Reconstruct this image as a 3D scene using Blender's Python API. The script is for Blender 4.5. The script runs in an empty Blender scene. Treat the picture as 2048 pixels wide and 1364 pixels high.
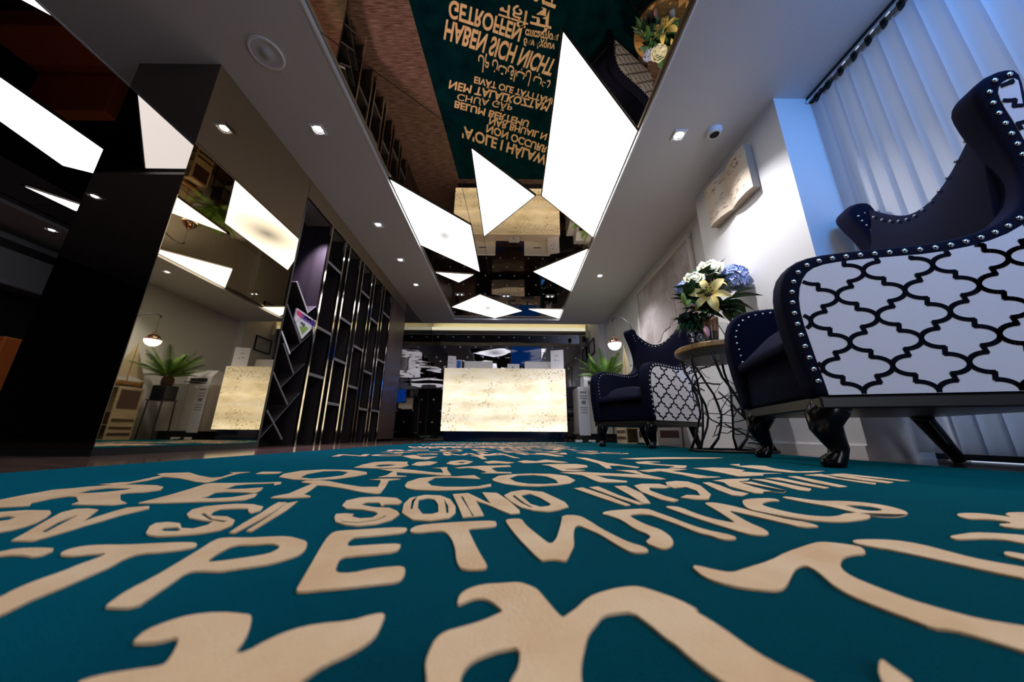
import bpy, bmesh, math, random
from mathutils import Vector, Matrix
random.seed(7)
S = bpy.context.scene
COL = S.collection
PI = math.pi
R = math.radians

# ------------------------------------------------------------------ camera
cam_data = bpy.data.cameras.new('camera')
cam_data.sensor_width = 36.0
cam_data.lens = 663.94 / 2048 * 36.0
cam_data.clip_start = 0.01
cam = bpy.data.objects.new('camera', cam_data)
COL.objects.link(cam)
_p, _y, _r = 0.275723, -0.0043814, 0.0069668
_f = Vector((-math.sin(_y) * math.cos(_p), math.cos(_y) * math.cos(_p), math.sin(_p)))
_rt = Vector((math.cos(_y), math.sin(_y), 0))
_up = _rt.cross(_f)
_r2 = math.cos(_r) * _rt + math.sin(_r) * _up
_u2 = -math.sin(_r) * _rt + math.cos(_r) * _up
M = Matrix((_r2, _u2, -_f)).transposed().to_4x4()
M.translation = (0, 0, 0.10)
cam.matrix_world = M
cam_data.dof.use_dof = True
cam_data.dof.focus_distance = 1.3
cam_data.dof.aperture_fstop = 4.5
S.camera = cam

# ------------------------------------------------------------------ view, world, area lights
S.view_settings.view_transform = 'Standard'
S.view_settings.look = 'None'
S.view_settings.gamma = 1.0
S.view_settings.use_curve_mapping = False
S.view_settings.exposure = 0.18
S.cycles.max_bounces = 10
S.cycles.glossy_bounces = 6
S.cycles.transparent_max_bounces = 12
S.cycles.sample_clamp_indirect = 4.0
S.cycles.caustics_reflective = False
S.cycles.caustics_refractive = True
W = bpy.data.worlds.new('dusk')
S.world = W
W.use_nodes = True
W.node_tree.nodes['Background'].inputs[0].default_value = (0.42, 0.50, 0.66, 1)
W.node_tree.nodes['Background'].inputs[1].default_value = 1.5

def area(name, loc, target, size, power, color, size_y=None):
    l = bpy.data.lights.new(name, 'AREA')
    l.energy = power
    l.color = color
    l.size = size
    if size_y:
        l.shape = 'RECTANGLE'
        l.size_y = size_y
    o = bpy.data.objects.new(name, l)
    COL.objects.link(o)
    o.location = loc
    o.rotation_euler = (Vector(target) - Vector(loc)).to_track_quat('-Z', 'Y').to_euler()
    return o
# daylight of the glazed entrance behind the camera, and the blue strip light over the blinds
area('entrance_daylight', (1.42, -2.3, 1.05), (0.9, 2, 0.9), 0.66, 16, (0.80, 0.86, 1.0), 1.5)
area('blue_strip_light', (1.88, 0.28, 2.29), (2.03, 0.55, 1.9), 0.9, 26, (0.02, 0.30, 1.0), 0.12)

# ------------------------------------------------------------------ materials
def mat(name, col, rough=0.5, metal=0.0, emit=None, strength=0.0, spec=None, coat=0.0, sheen=0.0, trans=0.0, ior=1.45):
    m = bpy.data.materials.new(name)
    m.use_nodes = True
    b = m.node_tree.nodes['Principled BSDF']
    b.inputs['Base Color'].default_value = (*col, 1)
    b.inputs['Roughness'].default_value = rough
    b.inputs['Metallic'].default_value = metal
    if emit:
        b.inputs['Emission Color'].default_value = (*emit, 1)
        b.inputs['Emission Strength'].default_value = strength
    if spec is not None:
        b.inputs['Specular IOR Level'].default_value = spec
    b.inputs['Coat Weight'].default_value = coat
    b.inputs['Sheen Weight'].default_value = sheen
    b.inputs['Transmission Weight'].default_value = trans
    b.inputs['IOR'].default_value = ior
    return m
def nd(m, t, **kw):
    n = m.node_tree.nodes.new(t)
    for k, v in kw.items(): setattr(n, k, v)
    return n
def lk(m, a, b): m.node_tree.links.new(a, b)
def bsdf(m): return m.node_tree.nodes['Principled BSDF']
def coords(m, scale=(1, 1, 1), out='Object'):
    tc = nd(m, 'ShaderNodeTexCoord'); mp = nd(m, 'ShaderNodeMapping')
    mp.inputs['Scale'].default_value = scale
    lk(m, tc.outputs[out], mp.inputs['Vector'])
    return mp.outputs[0]
def noise_color(m, c1, c2, scale, vec=(1, 1, 1), detail=4, lo=0.35, hi=0.65):
    n = nd(m, 'ShaderNodeTexNoise'); n.inputs['Scale'].default_value = scale; n.inputs['Detail'].default_value = detail
    lk(m, coords(m, vec), n.inputs['Vector'])
    r = nd(m, 'ShaderNodeValToRGB')
    r.color_ramp.elements[0].position = lo; r.color_ramp.elements[0].color = (*c1, 1)
    r.color_ramp.elements[1].position = hi; r.color_ramp.elements[1].color = (*c2, 1)
    lk(m, n.outputs['Fac'], r.inputs[0]); lk(m, r.outputs[0], bsdf(m).inputs['Base Color'])
    return r
def bump(m, scale, strength, vec=(1, 1, 1), detail=4, dist=0.01):
    n = nd(m, 'ShaderNodeTexNoise'); n.inputs['Scale'].default_value = scale; n.inputs['Detail'].default_value = detail
    lk(m, coords(m, vec), n.inputs['Vector'])
    b = nd(m, 'ShaderNodeBump'); b.inputs['Strength'].default_value = strength; b.inputs['Distance'].default_value = dist
    lk(m, n.outputs['Fac'], b.inputs['Height']); lk(m, b.outputs[0], bsdf(m).inputs['Normal'])

M_white = mat('white paint', (0.78, 0.77, 0.76), 0.6); bump(M_white, 60, 0.03)
M_soffit = mat('soffit paint', (0.66, 0.64, 0.64), 0.45, spec=0.35)
M_cream = mat('cream paint', (0.80, 0.74, 0.52), 0.5)
M_dark = mat('dark wall paint', (0.010, 0.009, 0.010), 0.7)
M_leftred = mat('dark red lacquer', (0.05, 0.012, 0.010), 0.35)
M_carpet = mat('teal carpet pile', (0.0, 0.03, 0.04), 0.95, spec=0.04, sheen=1.0)
bsdf(M_carpet).inputs['Sheen Tint'].default_value = (0.0, 0.42, 0.56, 1)
bsdf(M_carpet).inputs['Sheen Roughness'].default_value = 0.38
noise_color(M_carpet, (0.0, 0.007, 0.011), (0.0, 0.020, 0.026), 5.0)
bump(M_carpet, 900, 0.5, dist=0.004)
M_letter = mat('cream carpet pile', (0.80, 0.58, 0.36), 0.95, spec=0.08, sheen=0.0)
bsdf(M_letter).inputs['Sheen Weight'].default_value = 0.35
bsdf(M_letter).inputs['Sheen Roughness'].default_value = 0.3
bsdf(M_letter).inputs['Sheen Tint'].default_value = (1.0, 0.93, 0.80, 1)
noise_color(M_letter, (0.82, 0.52, 0.27), (0.92, 0.65, 0.38), 14.0)
bump(M_letter, 700, 0.5, dist=0.004)
M_stone = mat('polished brown stone', (0.10, 0.06, 0.05), 0.12)
noise_color(M_stone, (0.085, 0.048, 0.040), (0.31, 0.20, 0.165), 7.0, (1.0, 14, 1), 8, 0.40, 0.78)
M_joint = mat('dark stone joint', (0.02, 0.015, 0.012), 0.4)
M_bronze = mat('bronze mirror', (0.58, 0.50, 0.36), 0.015, 1.0)
M_ceilmir = mat('bronze ceiling mirror', (0.50, 0.40, 0.27), 0.012, 1.0)
bump(M_ceilmir, 1.3, 0.02, detail=1, dist=0.05)
M_greymir = mat('dark grey mirror', (0.22, 0.20, 0.19), 0.02, 1.0)
M_backglass = mat('black back glass', (0.26, 0.26, 0.30), 0.02, 1.0)
bump(M_backglass, 1.0, 0.045, (1.4, 1, 6), 1, 0.05)
M_seam = mat('dark seam', (0.015, 0.013, 0.012), 0.5)
M_panel = mat('lit ceiling diffuser', (0.9, 0.9, 0.9), 0.5, emit=(1.0, 0.965, 0.93), strength=2.9)
M_lens = mat('lit lamp lens', (0.9, 0.9, 0.9), 0.5, emit=(0.93, 0.93, 1.0), strength=14)
M_trimwhite = mat('white lamp trim', (0.85, 0.85, 0.86), 0.3)
M_chrome = mat('polished chrome', (0.86, 0.86, 0.88), 0.06, 1.0)
M_brass = mat('polished champagne metal', (0.83, 0.76, 0.66), 0.10, 1.0)
M_blackwood = mat('black brown wood veneer', (0.020, 0.016, 0.016), 0.42)
noise_color(M_blackwood, (0.014, 0.011, 0.011), (0.030, 0.024, 0.024), 8, (1, 1, 0.06))
M_greyedge = mat('grey shelf edge', (0.13, 0.125, 0.135), 0.5)
M_purple = mat('purple veneer', (0.2, 0.12, 0.3), 0.45)
noise_color(M_purple, (0.15, 0.06, 0.33), (0.22, 0.10, 0.44), 6, (1, 1, 0.05))
M_brownpanel = mat('brown wood panel', (0.045, 0.024, 0.022), 0.35)
M_navy = mat('navy velvet', (0.0058, 0.0066, 0.0180), 0.85, spec=0.06, sheen=0.05)
bsdf(M_navy).inputs['Sheen Tint'].default_value = (0.25, 0.28, 0.62, 1)
bump(M_navy, 350, 0.12)
M_weave = mat('white woven cotton', (0.76, 0.75, 0.80), 0.85, spec=0.15)
bump(M_weave, 500, 0.15)
M_print = mat('navy woven print', (0.006, 0.006, 0.014), 0.8, spec=0.15)
M_blacklac = mat('black lacquer', (0.004, 0.004, 0.005), 0.17, spec=0.35)
M_oak = mat('honey oak', (0.42, 0.22, 0.07), 0.4)
noise_color(M_oak, (0.34, 0.17, 0.05), (0.52, 0.30, 0.11), 5, (1, 12, 1))
M_wire = mat('black iron wire', (0.008, 0.008, 0.008), 0.4)
M_tableunder = mat('grey table underside', (0.10, 0.10, 0.095), 0.5)
M_glass = mat('clear glass', (0.98, 0.99, 1.0), 0.02, trans=1.0, ior=1.3)
M_smoke = mat('smoky brown vase glass', (0.42, 0.30, 0.22), 0.04, trans=0.9, ior=1.3)
M_acryl = mat('clear acrylic', (0.95, 0.97, 1.0), 0.03, trans=0.92, ior=1.2)
M_leaf = mat('dark green leaf', (0.022, 0.065, 0.020), 0.4)
noise_color(M_leaf, (0.012, 0.040, 0.014), (0.045, 0.125, 0.040), 18)
M_leaf2 = mat('fresh green bud', (0.22, 0.36, 0.06), 0.45)
M_palm = mat('palm green', (0.10, 0.22, 0.03), 0.45)
noise_color(M_palm, (0.07, 0.17, 0.02), (0.20, 0.36, 0.06), 12)
M_trunk = mat('palm trunk fibre', (0.09, 0.05, 0.03), 0.9); bump(M_trunk, 60, 0.6)
M_lily = mat('yellow lily petal', (0.86, 0.60, 0.12), 0.5)
r_ = noise_color(M_lily, (0.80, 0.50, 0.09), (0.92, 0.74, 0.24), 9)
M_stamen = mat('dark lily heart', (0.10, 0.02, 0.015), 0.6)
M_rose = mat('cream rose petal', (0.86, 0.83, 0.58), 0.55)
M_hydr = mat('blue hydrangea', (0.30, 0.40, 0.68), 0.6)
noise_color(M_hydr, (0.26, 0.40, 0.72), (0.62, 0.62, 0.86), 22)
M_ceramic = mat('black glazed ceramic', (0.012, 0.013, 0.018), 0.18)
M_emblem = mat('pale grey print', (0.45, 0.46, 0.48), 0.5)
M_paper = mat('white paper', (0.82, 0.80, 0.86), 0.7)
M_ink = mat('grey ink', (0.12, 0.12, 0.14), 0.7)
M_page = mat('aged page', (0.66, 0.55, 0.42), 0.8)
M_pageedge = mat('page block edge', (0.42, 0.33, 0.24), 0.85); bump(M_pageedge, 40, 0.5, (1, 1, 30))
M_sepia = mat('sepia ink', (0.16, 0.10, 0.07), 0.8)
M_fresco = mat('faded plaster panel', (0.55, 0.48, 0.46), 0.85)
rr = noise_color(M_fresco, (0.40, 0.33, 0.32), (0.62, 0.56, 0.54), 2.6, (1, 1, 1), 6, 0.40, 0.58)
bump(M_fresco, 6, 0.25, dist=0.006)
M_frescoframe = mat('pale stone moulding', (0.66, 0.60, 0.56), 0.7)
M_blackframe = mat('black frame', (0.01, 0.01, 0.01), 0.4)
M_mat = mat('grey mounted print', (0.52, 0.53, 0.53), 0.7)
M_blind = mat('blind fabric', (0.70, 0.70, 0.74), 0.8, spec=0.15)
_b = bsdf(M_blind); _b.inputs['Transmission Weight'].default_value = 0.0
M_dark_metal = mat('dark grey metal', (0.03, 0.032, 0.036), 0.35, 0.6)
M_monitor = mat('silver plastic', (0.72, 0.72, 0.76), 0.35)
M_screen = mat('blue lit screen', (0.0, 0.02, 0.08), 0.3, emit=(0.01, 0.13, 0.80), strength=1.5)
M_bluetab = mat('blue card', (0.02, 0.14, 0.55), 0.5)
M_black = mat('black plastic', (0.012, 0.012, 0.014), 0.35)
M_grey = mat('grey plastic', (0.25, 0.25, 0.27), 0.4)
M_worktop = mat('beige worktop', (0.62, 0.52, 0.44), 0.45)
M_copper = mat('polished copper', (0.80, 0.50, 0.38), 0.07, 1.0)
M_globe = mat('lit opal glass', (0.95, 0.92, 0.88), 0.4, emit=(1.0, 0.93, 0.84), strength=3.6)
M_crate = mat('pale crate wood', (0.58, 0.46, 0.30), 0.7)
noise_color(M_crate, (0.46, 0.35, 0.21), (0.68, 0.57, 0.40), 6, (1, 1, 10))
M_cabinet = mat('cream cabinet lacquer', (0.60, 0.57, 0.50), 0.5)
M_redbrown = mat('dark red brown panel', (0.07, 0.025, 0.02), 0.4)
M_sail = mat('cream sailcloth', (0.72, 0.62, 0.42), 0.8)
M_whitecab = mat('white cabinet lacquer', (0.72, 0.71, 0.72), 0.4)
M_orange = mat('orange leather', (0.55, 0.13, 0.03), 0.5)
M_ac = mat('grey ventilation metal', (0.20, 0.20, 0.22), 0.5)
M_slot = mat('dark slot', (0.012, 0.012, 0.012), 0.6)
M_pink = mat('pink print', (0.75, 0.05, 0.22), 0.5)
M_violet = mat('violet print', (0.12, 0.05, 0.40), 0.5)
M_green = mat('green print', (0.25, 0.42, 0.08), 0.5)

# onyx counter front, lit from behind by rows of LEDs
M_onyx = mat('backlit onyx', (0.55, 0.47, 0.33), 0.25)
def onyx():
    m = M_onyx
    n1 = nd(m, 'ShaderNodeTexNoise'); n1.inputs['Scale'].default_value = 2.6; n1.inputs['Detail'].default_value = 12; n1.inputs['Roughness'].default_value = 0.74
    lk(m, coords(m, (0.8, 1, 2.6)), n1.inputs['Vector'])
    ramp = nd(m, 'ShaderNodeValToRGB')
    e = ramp.color_ramp.elements
    e[0].position = 0.28; e[0].color = (0.55, 0.43, 0.24, 1)
    e[1].position = 0.70; e[1].color = (1.0, 0.95, 0.82, 1)
    k = e.new(0.48); k.color = (0.86, 0.74, 0.52, 1)
    lk(m, n1.outputs['Fac'], ramp.inputs[0])
    # dark pits of the stone, denser in drifting patches
    v = nd(m, 'ShaderNodeTexNoise'); v.inputs['Scale'].default_value = 26; v.inputs['Detail'].default_value = 5; v.inputs['Roughness'].default_value = 0.7
    lk(m, coords(m, (1, 1, 1.2)), v.inputs['Vector'])
    pit = nd(m, 'ShaderNodeValToRGB')
    pit.color_ramp.elements[0].position = 0.37; pit.color_ramp.elements[0].color = (0.10, 0.08, 0.05, 1)
    pit.color_ramp.elements[1].position = 0.46; pit.color_ramp.elements[1].color = (1, 1, 1, 1)
    lk(m, v.outputs['Fac'], pit.inputs[0])
    pn = nd(m, 'ShaderNodeTexNoise'); pn.inputs['Scale'].default_value = 3.0; pn.inputs['Detail'].default_value = 2
    lk(m, coords(m), pn.inputs['Vector'])
    pr = nd(m, 'ShaderNodeMapRange'); pr.inputs['From Min'].default_value = 0.46; pr.inputs['From Max'].default_value = 0.60
    lk(m, pn.outputs['Fac'], pr.inputs[0])
    mul = nd(m, 'ShaderNodeMixRGB', blend_type='MULTIPLY'); lk(m, pr.outputs[0], mul.inputs[0])
    lk(m, ramp.outputs[0], mul.inputs[1]); lk(m, pit.outputs[0], mul.inputs[2])
    # LED rows behind the stone: brightness follows height in the light box
    sep = nd(m, 'ShaderNodeSeparateXYZ'); lk(m, coords(m), sep.inputs[0])
    rows = nd(m, 'ShaderNodeValToRGB')
    el = rows.color_ramp.elements
    el[0].position = 0.0; el[0].color = (1.35, 1.35, 1.35, 1)
    el[1].position = 1.0; el[1].color = (0.36, 0.36, 0.36, 1)
    for p, val in ((0.10, 1.1), (0.18, 0.78), (0.30, 1.05), (0.42, 0.85), (0.54, 1.2), (0.64, 0.85), (0.74, 0.95), (0.85, 0.55)):
        q = el.new(p); q.color = (val, val, val, 1)
    mr = nd(m, 'ShaderNodeMapRange'); mr.inputs['From Min'].default_value = 0.0; mr.inputs['From Max'].default_value = 0.98
    lk(m, sep.outputs[2], mr.inputs[0]); lk(m, mr.outputs[0], rows.inputs[0])
    mul2 = nd(m, 'ShaderNodeMixRGB', blend_type='MULTIPLY'); mul2.inputs[0].default_value = 1.0
    lk(m, mul.outputs[0], mul2.inputs[1]); lk(m, rows.outputs[0], mul2.inputs[2])
    lk(m, mul2.outputs[0], bsdf(m).inputs['Emission Color'])
    bsdf(m).inputs['Emission Strength'].default_value = 0.90
    lk(m, mul.outputs[0], bsdf(m).inputs['Base Color'])
onyx()

# edge-lit light boxes with a weaker middle
M_panel_mid = mat('edge lit diffuser', (0.9, 0.9, 0.9), 0.5, emit=(1, 1, 1), strength=2.7)
def edge_lit():
    m = M_panel_mid
    tc = nd(m, 'ShaderNodeTexCoord'); g = nd(m, 'ShaderNodeVectorMath', operation='LENGTH')
    mp = nd(m, 'ShaderNodeMapping'); mp.inputs['Scale'].default_value = (3.0, 2.2, 0)
    lk(m, tc.outputs['Object'], mp.inputs[0]); lk(m, mp.outputs[0], g.inputs[0])
    r = nd(m, 'ShaderNodeValToRGB')
    r.color_ramp.elements[0].position = 0.0; r.color_ramp.elements[0].color = (0.15, 0.15, 0.15, 1)
    _k = r.color_ramp.elements.new(0.42); _k.color = (0.27, 0.265, 0.26, 1)
    r.color_ramp.elements[1].position = 1.0; r.color_ramp.elements[1].color = (1.0, 0.965, 0.93, 1)
    lk(m, g.outputs['Value'], r.inputs[0]); lk(m, r.outputs[0], bsdf(m).inputs['Emission Color'])
edge_lit()

def add_translucency(m, col, fac):
    out = m.node_tree.nodes['Material Output']
    t = nd(m, 'ShaderNodeBsdfTranslucent'); t.inputs[0].default_value = (*col, 1)
    mx = nd(m, 'ShaderNodeMixShader'); mx.inputs[0].default_value = fac
    lk(m, bsdf(m).outputs[0], mx.inputs[1]); lk(m, t.outputs[0], mx.inputs[2]); lk(m, mx.outputs[0], out.inputs[0])
add_translucency(M_blind, (0.7, 0.75, 0.85), 0.35)
add_translucency(M_lily, (0.85, 0.6, 0.15), 0.2)
add_translucency(M_sail, (0.7, 0.6, 0.4), 0.2)

# ------------------------------------------------------------------ mesh helpers
def tag(o, label=None, cat=None, group=None, kind=None):
    if label: o['label'] = label
    if cat: o['category'] = cat
    if group: o['group'] = group
    if kind: o['kind'] = kind
    return o
def thing(name, label, cat, loc=(0, 0, 0), rz=0.0, group=None, scale=1.0):
    o = bpy.data.objects.new(name, None)
    o.empty_display_size = 0.05
    COL.objects.link(o)
    o.location = loc; o.rotation_euler = (0, 0, rz); o.scale = (scale,) * 3
    return tag(o, label, cat, group)
def link_mesh(name, me, m, parent=None, smooth=False, loc=None):
    if m is not None and not me.materials: me.materials.append(m)
    if smooth:
        for p in me.polygons: p.use_smooth = True
    o = bpy.data.objects.new(name, me)
    COL.objects.link(o)
    if parent is not None: o.parent = parent
    if loc is not None: o.location = loc
    return o
class MB:
    """collects simple solids into one mesh"""
    def __init__(s): s.v = []; s.f = []
    def add(s, vs, fs):
        n = len(s.v); s.v += [tuple(v) for v in vs]; s.f += [tuple(i + n for i in f) for f in fs]; return s
    def box(s, x0, x1, y0, y1, z0, z1):
        v = [(x, y, z) for z in (z0, z1) for y in (y0, y1) for x in (x0, x1)]
        return s.add(v, [(0, 2, 3, 1), (4, 5, 7, 6), (0, 1, 5, 4), (2, 6, 7, 3), (0, 4, 6, 2), (1, 3, 7, 5)])
    def bar(s, a, b, w, h, up=(0, 0, 1)):
        a, b = Vector(a), Vector(b); d = (b - a).normalized(); u = Vector(up)
        if abs(d.dot(u)) > 0.98: u = Vector((1, 0, 0))
        x = d.cross(u).normalized(); z = x.cross(d)
        v = []
        for p in (a, b):
            for sx, sz in ((-1, -1), (1, -1), (1, 1), (-1, 1)): v.append(p + x * sx * w / 2 + z * sz * h / 2)
        return s.add(v, [(0, 1, 2, 3), (7, 6, 5, 4), (0, 4, 5, 1), (1, 5, 6, 2), (2, 6, 7, 3), (3, 7, 4, 0)])
    def tube(s, pts, rad, n=8, caps=True, flat=None):
        pts = [Vector(p) for p in pts]
        rs = rad if isinstance(rad, (list, tuple)) else [rad] * len(pts)
        prev = None; v = []
        for i, p in enumerate(pts):
            t = (pts[min(i + 1, len(pts) - 1)] - pts[max(i - 1, 0)])
            t = t.normalized() if t.length > 1e-9 else Vector((0, 0, 1))
            if prev is None:
                ref = Vector((1, 0, 0)) if abs(t.x) < 0.9 else Vector((0, 1, 0))
                u = (ref - t * ref.dot(t)).normalized()
            else:
                u = prev - t * prev.dot(t)
                u = u.normalized() if u.length > 1e-6 else prev
            prev = u; w = t.cross(u)
            for k in range(n):
                a = 2 * PI * k / n
                v.append(p + (u * math.cos(a) + w * math.sin(a) * (flat or 1.0)) * rs[i])
        f = []
        for i in range(len(pts) - 1):
            for k in range(n):
                a = i * n + k; b = i * n + (k + 1) % n
                f.append((a, b, b + n, a + n))
        if caps:
            f.append(tuple(range(n - 1, -1, -1))); f.append(tuple(range((len(pts) - 1) * n, len(pts) * n)))
        return s.add(v, f)
    def lathe(s, prof, n=24, c=(0, 0, 0), caps=True):
        v = [(c[0] + r * math.cos(2 * PI * k / n), c[1] + r * math.sin(2 * PI * k / n), c[2] + z) for r, z in prof for k in range(n)]
        f = []
        for i in range(len(prof) - 1):
            for k in range(n):
                a = i * n + k; b = i * n + (k + 1) % n
                f.append((a, b, b + n, a + n))
        if caps and prof[0][0] > 1e-6: f.append(tuple(range(n - 1, -1, -1)))
        if caps and prof[-1][0] > 1e-6: f.append(tuple(range((len(prof) - 1) * n, len(prof) * n)))
        return s.add(v, f)
    def prism(s, poly, a, b, axis):
        """polygon in the plane of the two other axes, extruded from a to b along axis"""
        def P(p, t):
            if axis == 'x': return (t, p[0], p[1])
            if axis == 'y': return (p[0], t, p[1])
            return (p[0], p[1], t)
        n = len(poly); v = [P(p, a) for p in poly] + [P(p, b) for p in poly]
        f = [tuple(range(n)), tuple(range(2 * n - 1, n - 1, -1))] + [(i, (i + n), (i + 1) % n + n, (i + 1) % n) for i in range(n)]
        return s.add(v, f)
    def ball(s, c, r, n=10, m=6, sx=1, sy=1, sz=1):
        v = [(c[0], c[1], c[2] + r * sz)]
        for i in range(1, m):
            t = PI * i / m
            for k in range(n):
                a = 2 * PI * k / n
                v.append((c[0] + r * sx * math.sin(t) * math.cos(a), c[1] + r * sy * math.sin(t) * math.sin(a), c[2] + r * sz * math.cos(t)))
        v.append((c[0], c[1], c[2] - r * sz)); f = []
        for k in range(n): f.append((0, 1 + k, 1 + (k + 1) % n))
        for i in range(m - 2):
            for k in range(n):
                a = 1 + i * n + k; b = 1 + i * n + (k + 1) % n
                f.append((a, a + n, b + n, b))
        L = len(v) - 1; o = 1 + (m - 2) * n
        for k in range(n): f.append((o + k, L, o + (k + 1) % n))
        return s.add(v, f)
    def mesh(s, name, bevel=0.0, seg=2, fix=True):
        me = bpy.data.meshes.new(name)
        me.from_pydata(s.v, [], s.f); 
        if fix or bevel:
            bm = bmesh.new(); bm.from_mesh(me)
            if fix: bmesh.ops.recalc_face_normals(bm, faces=bm.faces)
            if bevel:
                ed = [e for e in bm.edges if len(e.link_faces) == 2 and e.calc_face_angle(0) > 0.6]
                bmesh.ops.bevel(bm, geom=ed, offset=bevel, segments=seg, profile=0.5, affect='EDGES', clamp_overlap=True)
            bm.to_mesh(me); bm.free()
        me.update()
        return me
    def build(s, name, m, parent=None, bevel=0.0, seg=2, smooth=False, loc=None):
        return link_mesh(name, s.mesh(name, bevel, seg), m, parent, smooth, loc)
def smooth_by_angle(o, ang=40):
    for p in o.data.polygons: p.use_smooth = True
    try: o.data.set_sharp_from_angle(angle=R(ang))
    except Exception: pass
    return o
def chaikin(pts, it=1):
    for _ in range(it):
        q = []
        for i in range(len(pts)):
            a, b = pts[i], pts[(i + 1) % len(pts)]
            q.append((a[0] * .75 + b[0] * .25, a[1] * .75 + b[1] * .25)); q.append((a[0] * .25 + b[0] * .75, a[1] * .25 + b[1] * .75))
        pts = q
    return pts
def filled(name, polys, depth, m, parent=None, matrix=None, it=1):
    """flat shapes (later outlines inside earlier ones are holes), extruded by depth"""
    cu = bpy.data.curves.new(name, 'CURVE'); cu.dimensions = '2D'; cu.fill_mode = 'BOTH'; cu.extrude = depth / 2
    for p in polys:
        p = chaikin(p, it) if it else p
        sp = cu.splines.new('POLY'); sp.points.add(len(p) - 1)
        for i, q in enumerate(p): sp.points[i].co = (q[0], q[1], 0, 1)
        sp.use_cyclic_u = True
    tmp = bpy.data.objects.new('tmp', cu)
    me = bpy.data.meshes.new_from_object(tmp)
    bpy.data.objects.remove(tmp); bpy.data.curves.remove(cu)
    me.materials.clear()
    if matrix is not None: me.transform(matrix)
    return link_mesh(name, me, m, parent)
def text_mesh(txt, bold=0.0, shear=0.0):
    cu = bpy.data.curves.new('txt', 'FONT'); cu.body = txt; cu.extrude = 0.0; cu.offset = bold; cu.shear = shear
    tmp = bpy.data.objects.new('tmp', cu)
    me = bpy.data.meshes.new_from_object(tmp)
    bpy.data.objects.remove(tmp); bpy.data.curves.remove(cu)
    me.materials.clear()
    return me
def text_between(name, txt, a, b, up, m, parent=None, bold=0.02, z=None, capz=None):
    """lay a line of text from a to b; up = vector of the capital height (all 3-D)"""
    me = text_mesh(txt, bold)
    if not me.vertices: return None
    xs = [v.co.x for v in me.vertices]; x0, x1 = min(xs), max(xs)
    a, b, up = Vector(a), Vector(b), Vector(up); d = b - a
    for v in me.vertices:
        t = (v.co.x - x0) / (x1 - x0)
        v.co = a + d * t + up * (v.co.y / 0.72)
    me.update()
    return link_mesh(name, me, m, parent)
def copy_tree(o, parent=None):
    c = o.copy(); COL.objects.link(c)
    if parent is not None: c.parent = parent
    for ch in [k for k in KIDS.get(o.name, [])]:
        copy_tree(ch, c)
    return c
KIDS = {}
def index_kids():
    KIDS.clear()
    for o in COL.objects:
        if o.parent: KIDS.setdefault(o.parent.name, []).append(o)
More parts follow.
